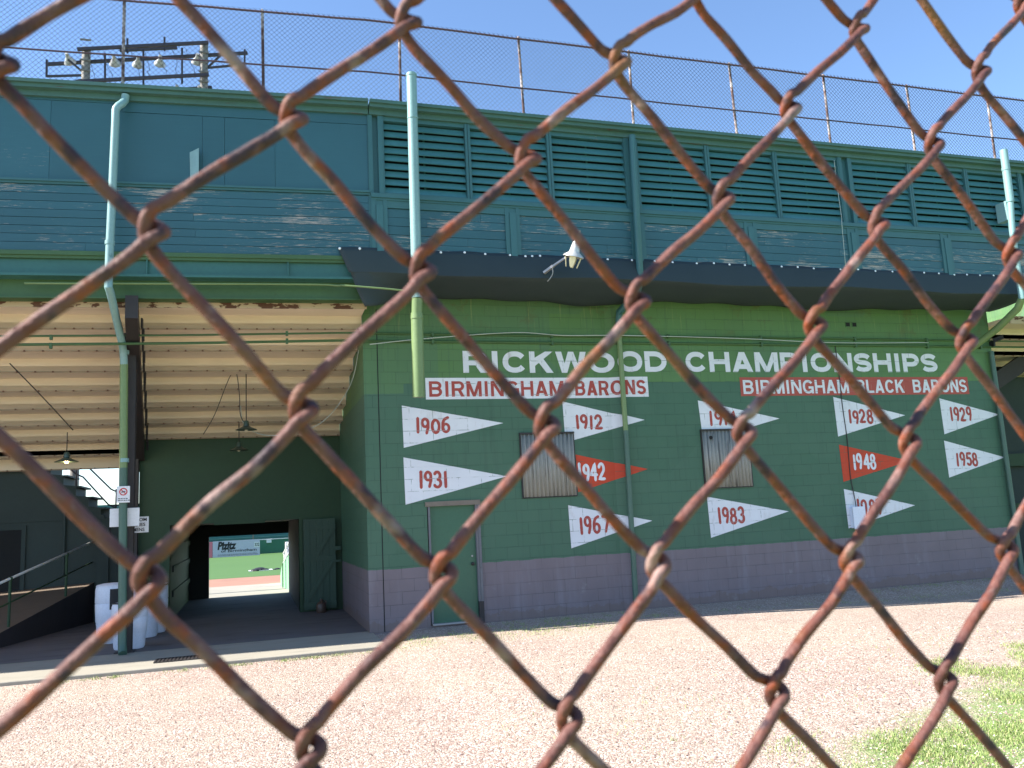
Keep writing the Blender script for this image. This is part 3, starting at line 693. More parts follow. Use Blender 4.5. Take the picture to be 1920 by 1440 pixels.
# ------------------------------------------------------------------ lettering
def drape(o, off):
    """lay flat geometry on the wall, over its shallow step"""
    bm = bmesh.new(); bm.from_mesh(o.data); org = ORG[o]
    for xc in (XA, XB):
        g = bm.verts[:] + bm.edges[:] + bm.faces[:]
        bmesh.ops.bisect_plane(bm, geom=g, plane_co=(xc - org.x, 0, 0), plane_no=(1, 0, 0))
    for v in bm.verts: v.co.y += wall_y(v.co.x + org.x) - off - 0.0
    bm.to_mesh(o.data); bm.free(); o.data.update()
def text_mesh(txt, x0, x1, z0, z1, depth, bold=0.0, shear=0, space=1.0):
    cu = bpy.data.curves.new('lettering', 'FONT'); cu.body = txt; cu.offset = bold; cu.extrude = 0.0; cu.shear = shear; cu.space_character = space
    cu.resolution_u = 5
    to = bpy.data.objects.new('lettering', cu); col.objects.link(to)
    dg = bpy.context.evaluated_depsgraph_get(); me = bpy.data.meshes.new_from_object(to.evaluated_get(dg))
    bpy.data.objects.remove(to); bpy.data.curves.remove(cu)
    co = np.array([v.co[:] for v in me.vertices]); lo, hi = co.min(0), co.max(0)
    bm = bmesh.new(); bm.from_mesh(me); bpy.data.meshes.remove(me)
    for v in bm.verts:
        v.co = Vector((x0 + (v.co.x - lo[0]) / (hi[0] - lo[0]) * (x1 - x0), 0, z0 + (v.co.y - lo[1]) / (hi[1] - lo[1]) * (z1 - z0)))
    r = bmesh.ops.extrude_face_region(bm, geom=bm.faces[:])
    bmesh.ops.translate(bm, verts=[g for g in r['geom'] if isinstance(g, bmesh.types.BMVert)], vec=(0, -depth, 0))
    bmesh.ops.recalc_face_normals(bm, faces=bm.faces[:])
    mb = MB(); bm.verts.index_update()
    mb.add([tuple(v.co) for v in bm.verts], [tuple(v.index for v in f.verts) for f in bm.faces]); bm.free()
    return mb
def place(mb, y):   # shift a flat text mesh to depth y
    mb.v = [(x, yy + y, z) for x, yy, z in mb.v]; return mb

# block capitals drawn as strokes of even width
def arc(cx, cy, rx, ry, a0, a1, n=14):
    return [(cx + rx * math.cos(R(a0 + (a1 - a0) * i / n)), cy + ry * math.sin(R(a0 + (a1 - a0) * i / n))) for i in range(n + 1)]
DIG = {
 '0': [arc(.5, .5, .40, .44, 90, 450, 22)],
 '1': [[(.5, .04), (.5, .96)]],
 '2': [arc(.48, .68, .36, .28, 165, -35, 12) + [(.12, .05), (.90, .06)]],
 '3': [arc(.44, .72, .34, .24, 150, -80, 12), arc(.44, .27, .40, .24, 80, -150, 12)],
 '4': [[(.72, .02), (.70, .97), (.06, .32), (.95, .32)]],
 '5': [[(.86, .94), (.22, .94), (.16, .54)] + arc(.46, .31, .38, .27, 120, -140, 12)],
 '6': [[(.74, .95)] + arc(.62, .40, .50, .52, 120, 180, 5) + arc(.48, .28, .36, .25, 180, 530, 18)],
 '7': [[(.08, .93), (.90, .93), (.42, .03)]],
 '8': [arc(.5, .73, .30, .22, 90, 450, 18), arc(.5, .27, .38, .25, 90, 450, 18)],
 '9': [arc(.48, .70, .34, .25, -10, 350, 18) + [(.80, .40), (.62, .04)]],
}
def stroke_digits(txt, x0, x1, z0, z1, w, y_off=.006):
    """hand painted figures: round ended strokes, flattened on the surface"""
    mb = MB(); wd = {c: (.45 if c == '1' else 1.0) for c in '0123456789'}
    gap = .18; tot = sum(wd[c] for c in txt) + gap * (len(txt) - 1); sx = (x1 - x0) / tot; x = x0
    for c in txt:
        jx, jz, ss = random.uniform(-.01, .01), random.uniform(-.012, .012), random.uniform(.95, 1.03)
        for st in DIG[c]:
            if c == '1': pts = [(x + .22 * sx + random.uniform(-.006, .006), 0, z0 + b * (z1 - z0) * ss + jz) for a, b in st]
            else: pts = [(x + a * wd[c] * sx + jx, 0, z0 + b * (z1 - z0) * ss + jz) for a, b in st]
            P = []
            for p0, p1 in zip(pts, pts[1:]):
                k = max(1, int(math.dist(p0, p1) / .03))
                for i in range(k): P.append(tuple(p0[q] + (p1[q] - p0[q]) * i / k for q in range(3)))
            P.append(pts[-1])
            d0 = Vector(P[0]) - Vector(P[1]); d1 = Vector(P[-1]) - Vector(P[-2])
            P = [tuple(Vector(P[0]) + d0.normalized() * w * .42)] + P + [tuple(Vector(P[-1]) + d1.normalized() * w * .42)]
            r = [w * .22] + [w * .5 * random.uniform(.93, 1.07) for _ in P[2:]] + [w * .22]
            mb2 = MB(); mb2.tube(P, r, 8)
            mb.add([(a, -.0015 + bb * .06, cc) for a, bb, cc in mb2.v], mb2.f)
        x += (wd[c] + gap) * sx
    mb.v = [(a, bb - y_off, cc) for a, bb, cc in mb.v]
    return mb
def wall_item(mb, name, mat, parent, off):
    o = mb.build(name, mat, parent) if parent is not None else mb.build(name, mat)
    drape(o, off); return o

def flat_board(x0, x1, z0, z1, t=.004):
    b = MB(); b.box(x0, x1, -t, 0, z0, z1); return b
ADV = dict(R=.72, I=.30, C=.74, K=.74, W=.98, O=.80, D=.74, H=.73, A=.74, M=.86, P=.68, N=.73, S=.68, B=.72, G=.79, L=.60)
def glyph(c, W, H, s):
    """strokes of one sans serif capital: ('l', centre line, closed) or ('p', polygon)"""
    l, r, bt, tp = s/2, W - s/2, s/2 * .92, H - s/2 * .92; k = 1.12 * s
    def ell(a0, a1, n=26):
        out = []
        for i in range(n + 1):
            a = R(a0 + (a1 - a0) * i / n); ca, sa = math.cos(a), math.sin(a); e = .90
            out.append((W/2 + (W/2 - s/2) * math.copysign(abs(ca) ** e, ca), H/2 + (H/2 - bt) * math.copysign(abs(sa) ** e, sa)))
        return out
    stem = ('l', [(l, 0), (l, H)], 0)
    def bowl(y0, y1, xr, xs):
        ry = (y1 - y0) / 2; return [(l, y1)] + [(xs + (xr - xs) * math.cos(R(a)), (y0 + y1)/2 + ry * math.sin(R(a))) for a in range(90, -91, -15)] + [(l, y0)]
    mir = lambda P: [(W - x, y) for x, y in P][::-1]
    if c == 'I': return [('l', [(W/2, 0), (W/2, H)], 0)]
    if c == 'L': return [stem, ('l', [(0, bt), (W, bt)], 0)]
    if c == 'H': return [stem, ('l', [(r, 0), (r, H)], 0), ('l', [(l, H*.51), (r, H*.51)], 0)]
    if c == 'N': return [stem, ('l', [(r, 0), (r, H)], 0), ('p', [(0, H), (k, H), (W, 0), (W - k, 0)])]
    if c == 'M':
        d = [(0, H), (k * 1.05, H), (W/2 + s*.48, 0), (W/2 - s*.48, 0)]; return [stem, ('l', [(r, 0), (r, H)], 0), ('p', d), ('p', mir(d))]
    if c == 'W':
        a = [(0, H), (k, H), (.27*W + s*.5, 0), (.27*W - s*.5, 0)]; d = [(.27*W - s*.5, 0), (.27*W + s*.5, 0), (W/2 + s*.5, H), (W/2 - s*.5, H)]
        return [('p', a), ('p', d), ('p', mir(a)), ('p', mir(d))]
    if c == 'A':
        a = [(0, 0), (k, 0), (W/2 + s*.60, H), (W/2 - s*.60, H)]; return [('p', a), ('p', mir(a)), ('l', [(W*.24, H*.27), (W*.76, H*.27)], 0)]
    if c == 'K': return [stem, ('p', [(s*.8, H*.28), (s*.8, H*.28 + s*1.5), (W - k*1.25, H), (W, H)]), ('p', [(W*.36, H*.53), (W*.36 + s*.75, H*.53 + s*.85), (W, 0), (W - k*1.15, 0)])]
    if c == 'O': return [('l', ell(0, 360, 40)[:-1], 1)]
    if c == 'C': return [('l', ell(33, 327), 0)]
    if c == 'G': return [('l', ell(35, 318), 0), ('l', [(W*.54, H*.44), (W, H*.44)], 0), ('l', [(r, 0), (r, H*.44 + s*.4)], 0)]
    if c == 'D': return [stem, ('l', bowl(bt, tp, r, W*.46), 0)]
    if c == 'P': return [stem, ('l', bowl(H*.42, tp, r, W*.55), 0)]
    if c == 'R': return [stem, ('l', bowl(H*.46, tp, r - s*.05, W*.58), 0), ('p', [(W*.42, H*.50), (W*.42 + k, H*.50), (W, 0), (W - k*1.1, 0)])]
    if c == 'B': return [stem, ('l', bowl(H*.53, tp, r - s*.15, W*.58), 0), ('l', bowl(bt, H*.53, r, W*.56), 0)]
    if c == 'S':
        ry = (H - s*.92) / 4; rx = W/2 - s/2
        up = [(W/2 + rx * math.cos(R(a)), H/2 + ry + ry * math.sin(R(a))) for a in range(18, 271, 14)]
        lo = [(W/2 + rx * math.cos(R(a)), H/2 - ry + ry * math.sin(R(a))) for a in range(78, -163, -14)]
        return [('l', up + lo, 0)]
def letters(txt, x0, x1, z0, z1, s, gap=.10):
    """block capitals of even stroke width, set from x0 to x1"""
    mb = MB(); H = z1 - z0; u = (x1 - x0) / (sum(ADV[c] for c in txt) + gap * (len(txt) - 1)); x = x0; lay = 0
    for c in txt:
        W = ADV[c] * u
        for st in glyph(c, W, H, s):
            dep = -.002 - .0005 * (lay % 5); lay += 1
            if st[0] == 'p': P = [(x + a, z0 + bb) for a, bb in st[1]]; mb.prism(P, lambda a, cc, h: (a, h, cc), 0, dep); continue
            P = [np.array(p) for p in st[1]]; n = len(P); cl = st[2]; Lf, Rt = [], []
            for i in range(n):
                a = P[(i-1) % n] if (cl or i > 0) else P[i]; e = P[(i+1) % n] if (cl or i < n-1) else P[i]
                t1 = P[i] - a if (cl or i > 0) else e - P[i]; t2 = e - P[i] if (cl or i < n-1) else t1
                t1 = t1 / (np.linalg.norm(t1) + 1e-9); t2 = t2 / (np.linalg.norm(t2) + 1e-9); t = t1 + t2; t /= np.linalg.norm(t) + 1e-9
                # horizontal strokes a little thinner than upright ones
                nn_ = np.array([-t[1], t[0]]); q = s / 2 * (abs(nn_[0]) + .90 * abs(nn_[1])) / (abs(nn_[0]) + abs(nn_[1])) / max(.6, abs(float(t @ t1)))
                Lf.append(P[i] + nn_ * q); Rt.append(P[i] - nn_ * q)
            V = []
            for A in (Lf, Rt): V += [(x + p[0], dep, z0 + p[1]) for p in A]
            for A in (Lf, Rt): V += [(x + p[0], 0, z0 + p[1]) for p in A]
            F = []
            for i in range(n if cl else n - 1):
                j = (i + 1) % n; F += [(i, j, n + j, n + i), (i, 2*n + i, 2*n + j, j), (n + i, n + j, 3*n + j, 3*n + i)]
            if not cl: F += [(0, n, 3*n, 2*n), (n-1, 3*n-1, 4*n-1, 2*n-1)]
            mb.add(V, F)
        x += W + gap * u
    return mb
# title
TT = thing('title_lettering', (8.6, 14.0, 4.25), 'large white painted title RICKWOOD CHAMPIONSHIPS across the green block wall', 'lettering')
for w_, x0, x1 in (('RICKWOOD', 3.53, 7.43), ('CHAMPIONSHIPS', 7.83, 13.72)):
    wall_item(letters(w_, x0, x1, 4.255, 4.645, .103, .085), 'word', M['white_paint'], TT, .0012)
# banners
BN = thing('painted_banner', (4.9, 14.1, 3.79), 'white painted strip with red words BIRMINGHAM BARONS under the title on the left', 'banner', 'team banners under the title')
wall_item(flat_board(2.85, 7.01, 3.79, 4.165), 'strip', M['white_paint'], BN, .001)
for w_, x0, x1 in (('BIRMINGHAM', 2.91, 5.38), ('BARONS', 5.60, 6.96)): wall_item(letters(w_, x0, x1, 3.835, 4.105, .053, .12), 'word', M['red_letter'], BN, .0055)
BN = thing('painted_banner', (11.7, 14.0, 3.78), 'faded red painted strip with white words BIRMINGHAM BLACK BARONS under the title on the right', 'banner', 'team banners under the title')
wall_item(flat_board(8.96, 14.46, 3.785, 4.15), 'strip', M['red_banner'], BN, .001)
for w_, x0, x1 in (('BIRMINGHAM', 9.02, 11.44), ('BLACK', 11.62, 12.80), ('BARONS', 13.02, 14.41)): wall_item(letters(w_, x0, x1, 3.825, 4.095, .052, .11), 'word', M['white_paint'], BN, .0055)
# pennants: (year, tail x, tip x, z top, z bottom, z tip, figures box, red?)
PEN = [('1906', 2.43, 4.21, 3.69, 2.97, 3.36, (2.66, 3.26, 3.21, 3.47), 0), ('1931', 2.43, 4.23, 2.81, 2.02, 2.43, (2.68, 3.17, 2.29, 2.57), 0),
       ('1912', 5.34, 6.89, 3.73, 2.99, 3.36, (5.57, 6.08, 3.23, 3.48), 0), ('1942', 5.53, 6.88, 2.77, 2.10, 2.46, (5.56, 6.07, 2.30, 2.60), 1),
       ('1967', 5.33, 6.89, 1.88, 1.13, 1.53, (5.52, 6.09, 1.37, 1.67), 0), ('1914', 8.02, 9.76, 3.71, 3.165, 3.34, (8.22, 8.82, 3.23, 3.50), 0),
       ('1983', 8.04, 9.76, 1.91, 1.16, 1.56, (8.23, 8.80, 1.40, 1.69), 0), ('1928', 11.05, 12.74, 3.75, 2.96, 3.36, (11.36, 11.93, 3.22, 3.49), 0),
       ('1948', 11.06, 12.72, 2.80, 2.07, 2.43, (11.35, 11.88, 2.30, 2.60), 1), ('1987', 11.06, 12.71, 1.93, 1.17, 1.54, (11.32, 11.93, 1.40, 1.71), 0),
       ('1929', 13.66, 15.18, 3.70, 2.95, 3.34, (13.89, 14.44, 3.22, 3.50), 0), ('1958', 13.64, 15.17, 2.82, 2.06, 2.43, (13.89, 14.44, 2.29, 2.56), 0)]
PL = {'1942': 'orange red painted pennant with white 1942 beside the left grey window sheet', '1948': 'orange red painted pennant with white 1948 below the 1928 pennant',
      '1914': 'white painted pennant with red 1914 cut short above the right grey window sheet', '1987': 'white painted pennant with red 1987 half covered by a small white box'}
for yv, xa, xb, zt, zb, zp, fb, red in PEN:
    T_ = thing('painted_pennant', (xa, wall_y(xa), zb), PL.get(yv, 'white painted triangular pennant with red year %s on the green wall' % yv), 'pennant', 'championship pennants painted on the wall')
    b = MB()
    if yv == '1914': poly = [(xa, zt), (xa + .03, zb), (9.02, zb), (xb, zp)]
    elif yv == '1942': poly = [(xa, zt), (xa + .005, zb), (xb, zp)]
    else: poly = [(xa, zt), (xa + .012, zb), (xb, zp)]
    b.prism(poly, lambda a, c, h: (a, h, c), 0, -.004)
    wall_item(b, 'flag', M['red_flag'] if red else M['white_paint'], T_, .001)
    wall_item(stroke_digits(yv, *fb, .052), 'year', M['white_paint'] if red else M['red_letter'], T_, .0)

# ------------------------------------------------------------------ downpipes, conduits, cables
def pipe(label, name, pts, r, mat, sub=1, extra=None, cat='pipe', group=None, n=12, mats2=None):
    b = MB(); b.tube(smooth_path(pts, sub), r, n)
    if extra: extra(b)
    o = b.build(name, [mat] + (mats2 or []), None, smooth='auto'); return tag(o, label, cat, group)
def band(b, p, r, h=.03, m=0): b.lathe([(r, -h), (r + .006, -h), (r + .006, h), (r, h)], p, 14, m)
def L(lx, ly, z): v = TL @ Vector((lx, ly, z)); return (v.x, v.y, v.z)
# left pipe: up the panels, back under the beam to the column
def ex(b): band(b, L(-3.805, -.245, 6.0), .062); band(b, (-1.915, 14.22, 4.6), .062); band(b, (-1.89, 14.22, 2.9), .062)
D1 = thing('downpipe', (-1.86, 14.22, .02), 'pale teal downpipe on the left facade bending back to the dark column', 'downpipe', 'downpipes on the grandstand')
b = MB(); b.tube(smooth_path([L(-3.66, -.11, 8.40), L(-3.67, -.12, 8.30), L(-3.70, -.20, 8.20), L(-3.76, -.245, 8.10), L(-3.765, -.245, 7.9), L(-3.79, -.245, 6.6), L(-3.81, -.245, 5.45), L(-3.80, -.18, 5.28), (-1.93, 13.95, 4.75), (-1.925, 14.15, 4.60), (-1.92, 14.22, 4.4)], 2), .058, 12); ex(b)
b.build('upper_pipe', M['pipe_teal'], D1, smooth='auto')
b = MB(); b.tube([(-1.92, 14.22, 4.41), (-1.90, 14.22, 2.78)], .060, 12); b.build('middle_pipe', M['pipe_green'], D1, smooth='auto')
b = MB(); b.tube([(-1.90, 14.22, 2.785), (-1.87, 14.22, .16), (-1.86, 14.20, .08), (-1.85, 14.14, .02)], .061, 12); b.build('lower_pipe', M['pipe_dark'], D1, smooth='auto')
D2 = thing('downpipe', (2.52, 12.83, 3.65), 'tall pale teal pipe standing above the roof edge beside the first louvres', 'downpipe', 'downpipes on the grandstand')
def ex2(b): band(b, (2.511, 12.686, 8.20), .085, .012); band(b, (2.515, 12.685, 8.95), .085, .02)
b = MB(); b.tube([(2.515, 12.685, 8.98), (2.485, 12.70, 5.2)], .083, 14); ex2(b); b.build('upper_pipe', M['pipe_teal'], D2, smooth='auto')
b = MB(); b.tube([(2.485, 12.70, 5.2), (2.48, 12.74, 4.95)], .084, 14); b.tube([(2.48, 12.74, 4.97), (2.475, 12.80, 3.64)], .095, 14); band(b, (2.48, 12.74, 4.9), .095, .03); b.build('lower_pipe', M['pipe_green'], D2, smooth='auto')
D3 = thing('downpipe', (6.45, 12.87, 1.0), 'slim teal pipe between two louvre bays running on down the block wall step', 'downpipe', 'downpipes on the grandstand')
b = MB(); b.tube([(6.50, 12.86, 8.34), (6.45, 12.86, 5.70), (6.45, 13.0, 5.5), (6.47, 13.85, 5.35), (6.47, 13.90, 5.2), (6.47, 13.92, 4.93)], .062, 12); b.build('upper_pipe', M['teal_trim'], D3, smooth='auto')
b = MB(); b.tube([(6.465, 13.92, 4.93), (6.46, 13.92, 3.16)], .048, 12); b.build('middle_pipe', M['pipe_green'], D3, smooth='auto')
b = MB(); b.tube([(6.46, 13.92, 3.165), (6.42, 13.92, .05)], .049, 12); b.build('lower_pipe', M['pipe_dark'], D3, smooth='auto')
D4 = thing('downpipe', (14.9, 12.85, 4.6), 'pale teal pipe at the right end slanting back to the wall corner', 'downpipe', 'downpipes on the grandstand')
b = MB(); b.tube([(14.81, 12.66, 8.66), (14.79, 12.66, 7.54)], .075, 12); b.tube([(14.79, 12.66, 7.56), (14.73, 12.66, 6.95), (14.72, 12.66, 5.50)], .06, 12); b.box(14.72, 14.88, 12.70, 12.96, 7.18, 7.58)
band(b, (14.80, 12.66, 8.25), .075); b.build('upper_pipe', M['pipe_teal'], D4, smooth='auto')
b = MB(); b.tube([(14.72, 12.66, 5.51), (14.73, 12.80, 5.34), (14.75, 13.35, 5.06), (14.55, 13.93, 4.72)], .072, 12); b.build('lower_pipe', M['pipe_green'], D4, smooth='auto')
pipe('slim green pipe running down the right end corner of the block wall', 'downpipe', [(15.13, 13.93, 4.7), (15.13, 13.93, .02)], .05, M['pipe_dark'], cat='downpipe', group='downpipes on the grandstand')
b = MB()
for z, r in ((4.93, .017), (4.80, .022)):
    pts = [(-8, 13.94, z - .17), (-3.5, 13.94, z - .15), (-1.0, 13.94, z - .10), (1.7, 13.94, z - .02)] + [(xx, wall_y(xx) - .03, z + random.uniform(-.004, .004)) for xx in (2.0, 4, 6.2)] + [(xx, YR - .03, z + random.uniform(-.006, .01)) for xx in (6.55, 8.7, 10.5, 12.5, 15.2, 20)]
    b = MB(); b.tube(pts, r, 8)
    for xx in (-7, -2.9, .55, 3.0, 5.2, 7.5, 9.5, 11.7, 13.5, 14.9):
        yy = 13.94 if xx < 1.7 else wall_y(xx) - .03
        zz_ = z - (.16 if xx < -2 else .05 if xx < 1 else 0)
        b.box(xx - .02, xx + .02, yy - r - .004, yy + .03, zz_ - r - .02, zz_ + r + .02)
    tag(b.build('conduit', M['beam_green'], None, smooth='auto'), 'upper thin green conduit running level across the opening and the wall' if z > 4.9 else 'lower green conduit with clamps just above the white title', 'conduit', 'wall conduits')
def cable(label, pts, r, mat, group=None):
    b = MB(); b.tube(smooth_path(pts, 5), r, 5); return tag(b.build('cable', mat, None, smooth=True), label, 'cable', group)
cable('pale wire drooping over the conduits from the corner to the middle of the wall', [(1.9, 13.98, 4.72), (2.8, 14.0, 4.83), (4.45, 14.02, 4.97), (5.4, 14.02, 4.93), (6.55, 13.9, 4.92), (9, 13.93, 4.90), (11.2, 13.93, 4.84), (13.5, 13.93, 4.87)], .008, M['cable_pale'])
cable('pale pipe leaving the green beam and crossing under the tarpaulin end', [L(-5, .02, 5.45), L(-1.2, .02, 5.48), L(-.55, .0, 5.46), L(-.42, -.15, 5.42), (2.1, 12.80, 5.36), (2.45, 12.82, 5.33)], .016, M['pipe_green'])
cable('dark cable running down the wall past the 1928 pennant to the white box', [(11.22, YR - .012, 4.8), (11.24, YR - .012, 4.2), (11.235, YR - .012, 3.6), (11.26, YR - .012, 2.9), (11.24, YR - .012, 2.2), (11.27, YR - .03, 1.72), (11.26, YR - .05, 1.56)], .009, M['cable_dark'])
cable('thin dark cord hanging over the louvres of the third bay', [(10.75, 12.84, 8.2), (10.80, 12.9, 7.7), (10.82, 12.9, 7.1), (10.80, 12.89, 6.9), (10.81, 12.93, 6.12)], .005, M['cable_pale'])
cable('thin pale cable sagging from the wall corner to the lamp under the deck', [(1.79, 14.6, 4.75), (1.68, 15.0, 4.2), (1.35, 15.6, 3.72), (.95, 15.9, 3.5), (.3, 16.0, 3.42), (-.12, 16.1, 3.62), (-.2, 16.2, 4.0)], .007, M['cable_pale'])
cable('dark cord looping from the pendant lamps up to the cream ceiling', [(-.85, 16.3, 3.5), (-.65, 16.2, 3.85), (-.4, 16.1, 4.5), (-.28, 16.0, 4.6), (-.22, 16.0, 4.2), (-.20, 16.0, 3.8), (-.08, 16.0, 3.6)], .008, M['cable_dark'])
cable('dark cord slanting across the left ceiling to the lit lamp', [(-3.75, 15.2, 4.6), (-3.35, 15.7, 4.1), (-3.0, 16.3, 3.62)], .010, M['cable_dark'])

# utility box
b = MB(); b.box(11.13, 11.39, YR - .12, YR - .008, 1.17, 1.56); b.box(11.115, 11.405, YR - .13, YR - .115, 1.15, 1.58)
tag(b.build('utility_box', M['barrel'], bevel=.006), 'small white utility box mounted over the tail of the lower right pennant', 'utility box')
# security camera
b = MB(); b.bar((15.20, 13.9, 4.92), (15.32, 13.75, 4.98), .08, .08); b.box(15.18, 15.22, 13.88, 14.0, 4.80, 4.92)
tag(b.build('security_camera', M['black']), 'small black security camera at the right corner above the conduits', 'camera')

# ------------------------------------------------------------------ tarpaulin
TP = thing('tarpaulin', (8, 12.9, 5.4), 'long dark tarpaulin slung between the facade boards and the block wall', 'tarpaulin')
xsT = np.concatenate([np.linspace(1.30, 2.2, 10), np.linspace(2.35, 15.2, 90)])
rows = []
for x in xsT:
    t = (x - 1.3) / 13.9
    y0 = YF - .022 if x > 1.83 else YF - .03 + (1.83 - x) * math.tan(AL)
    ztop = 6.075 + .007 * math.sin(x * 4.1) + .006 * math.sin(x * 9.7)
    zf = 5.64 + .022 * math.sin(x * 1.3) + .006 * math.sin(x * 3.7)
    yb = 13.93 if x < 6.3 else 13.90
    zb = 5.56 + .02 * math.sin(x * .9 + 1) - .09 * math.exp(-((x - 6.0) / .8) ** 2) - .06 * math.exp(-((x - 11.0) / .45) ** 2) + .015 * math.sin(x * 5.3)
    if x < 2.9:
        q = sst((2.9 - x) / 1.5); zb += (5.13 - zb) * q; yb += (12.98 - yb) * q
    pr = []
    for i in range(7):     # outer face, taut
        s = i / 6; pr.append((y0 - .015 - (.06 + .11 * sst((x - 1.2) / 3)) * s - .012 * math.sin(s * 3.14), ztop + (zf - ztop) * s))
    ye, ze = pr[-1]
    for i in range(0, 9):  # underside
        s = i / 8; pr.append((ye + .004 + (yb - ye) * s, ze - .004 + (zb - ze) * s - .035 * math.sin(s * math.pi) + .02 * math.sin(x * 2.2 + s * 2) * s * (1 - s) * 2))
    kx = .40 * max(0, (2.3 - x))
    rows.append([(x + kx * (i / 15), a, c) for i, (a, c) in enumerate(pr)])
b = MB(); nr = len(rows[0]); b.add([p for r_ in rows for p in r_], [(i*nr+j, i*nr+j+1, (i+1)*nr+j+1, (i+1)*nr+j) for i in range(len(rows)-1) for j in range(nr-1)])
o = b.build('cloth', M['tarp'], TP, smooth='auto'); sm = o.modifiers.new('thickness', 'SOLIDIFY'); sm.thickness = .006; sm.offset = 0
gx = [1.33, 1.64, 2.2, 2.95, 3.35, 3.7, 4.13, 4.4, 4.52, 4.66, 5.9, 6.36, 6.8, 7.15, 7.63, 7.98, 8.3, 8.62, 9.05, 9.4, 9.75, 10.1, 10.7, 11.1, 11.5, 11.9, 12.3, 12.66, 13.02, 13.4, 13.72, 14.05, 14.4]
for x in gx:
    y0 = YF - .035 if x > 1.83 else YF - .045 + (1.83 - x) * math.tan(AL)
    b = MB(); b.lathe([(.0, 0), (.021, 0), (.021, .008), (.012, .014), (0, .014)], (x, y0 - .012, 6.05 + .007 * math.sin(x * 4.1) + .006 * math.sin(x * 9.7)), 10, axis=Vector((0, -1, 0)))
    b.build('grommet', M['grommet'], TP)

# ------------------------------------------------------------------ yard light on the tarpaulin
WL = thing('yard_light', (5.05, 12.5, 5.7), 'small white and silver yard light with cream lens fins on a bracket before the tarpaulin', 'light')
ax = Vector((.18, -.28, 1)).normalized(); c0 = Vector((5.06, 12.42, 5.93))
b = MB(); b.lathe([(.0, .30), (.035, .30), (.04, .22), (.055, .21), (.06, .19), (.085, .06), (.09, .04), (.17, -.02), (.175, -.04), (.165, -.045), (.06, .02), (0, .02)], c0, 20, axis=ax); b.build('hood', M['lamp_alu'], WL, smooth='auto')
b = MB()
for k in range(4):
    a = k * math.pi / 2 + .6; q = ax.to_track_quat('Z', 'Y').to_matrix(); e1 = q @ Vector((math.cos(a), math.sin(a), 0)); e2 = q @ Vector((-math.sin(a), math.cos(a), 0))
    p0 = c0 + e1 * .12 - ax * .04
    vs = []
    for h, wv in ((0, .055), (.07, .05), (.13, .035), (.17, .022)):
        for sx, dx in ((-1, 0), (1, 0), (1, .016), (-1, .016)): vs.append(p0 - ax * h + e2 * sx * wv - e1 * (h * .22) + e1 * dx)
    fs = [(0,1,2,3), (15,14,13,12)] + [(i*4+j, i*4+(j+1) % 4, (i+1)*4+(j+1) % 4, (i+1)*4+j) for i in range(3) for j in range(4)]
    b.add(vs, fs)
b.build('lens', M['lens'], WL)
b = MB(); b.lathe([(0, -.17), (.03, -.165), (.042, -.13), (.04, -.07), (.025, -.02), (.025, .02)], c0, 14, axis=ax); b.build('bulb', M['white_metal'], WL, smooth=True)
b = MB(); b.bar(tuple(c0 + Vector((-.10, .04, -.02))), (4.78, 12.66, 5.80), .035, .03); b.bar((4.78, 12.66, 5.80), (4.66, 12.80, 5.72), .05, .04)
b.tube(smooth_path([(4.76, 12.66, 5.78), (4.77, 12.68, 5.68), (4.71, 12.70, 5.58), (4.68, 12.72, 5.55)], 3), .008, 6); b.build('arm', M['galv'], WL)

# ------------------------------------------------------------------ pendant lamps
def pendant(x, y, z, top, label, lit=False, tilt=0):
    P_ = thing('pendant_lamp', (x, y, z), label, 'lamp', 'pendant lamps under the deck')
    b = MB(); b.lathe([(.185, 0), (.19, .004), (.10, .045), (.05, .075), (.045, .15), (.03, .17), (.0, .172)], (x, y, z), 24)
    b.lathe([(.183, .002), (.10, .038), (.04, .066), (0, .067)], (x, y, z), 24, 1); b.build('shade', [M['lamp_enamel'], M['lamp_inner']], P_, smooth='auto')
    b = MB(); b.lathe([(0, -.025), (.028, -.015), (.036, .01), (.025, .04), (.015, .06), (0, .061)], (x, y, z), 14); b.build('bulb', M['bulb'] if lit else M['lamp_inner'], P_, smooth=True)
    b = MB(); b.tube([(x, y, z + .16), (x, y, top)], .009, 6); b.build('stem', M['dark_steel'], P_, smooth=True)
    if lit:
        l = bpy.data.lights.new('bulb_light', 'POINT'); l.energy = 6; l.color = (1, .72, .38); l.shadow_soft_size = .04
        lo = bpy.data.objects.new('bulb_light', l); col.objects.link(lo); lo.parent = P_; lo.location = (0, 0, -.06)
pendant(-3.03, 16.0, 3.04, 3.55, 'lit pendant lamp with a glowing bulb above the stair gap on the left', True)
pendant(-.10, 15.9, 3.52, 4.55, 'pendant lamp with a pale underside, the higher of two over the tunnel mouth')
pendant(-.25, 17.6, 3.30, 3.85, 'dark pendant lamp hanging lower before the green back wall')

# ------------------------------------------------------------------ signs on the column
S1 = thing('no_smoking_sign', (-1.88, 14.13, 2.25), 'small white no smoking sign with red ring on the left downpipe', 'sign')
b = MB(); b.box(-1.975, -1.79, 14.13, 14.145, 2.25, 2.50); b.build('plate', M['white_sign'], S1, bevel=.004)
b = MB(); vs = []; fs = []
for k in range(28):
    a = k * 2 * math.pi / 28
    for r_ in (.042, .058): vs += [(-1.882 + r_ * math.cos(a), 14.127, 2.415 + r_ * math.sin(a)), (-1.882 + r_ * math.cos(a), 14.1295, 2.415 + r_ * math.sin(a))]
    p, q = k * 4, ((k + 1) % 28) * 4; fs += [(p, p+2, q+2, q), (p+2, p+3, q+3, q+2), (p, q, q+1, p+1)]
b.add(vs, fs)
b.bar((-1.917, 14.1275, 2.452), (-1.847, 14.1275, 2.378), .012, .0025, up=(0, 1, 0)); b.build('red_ring', M['sign_red'], S1)
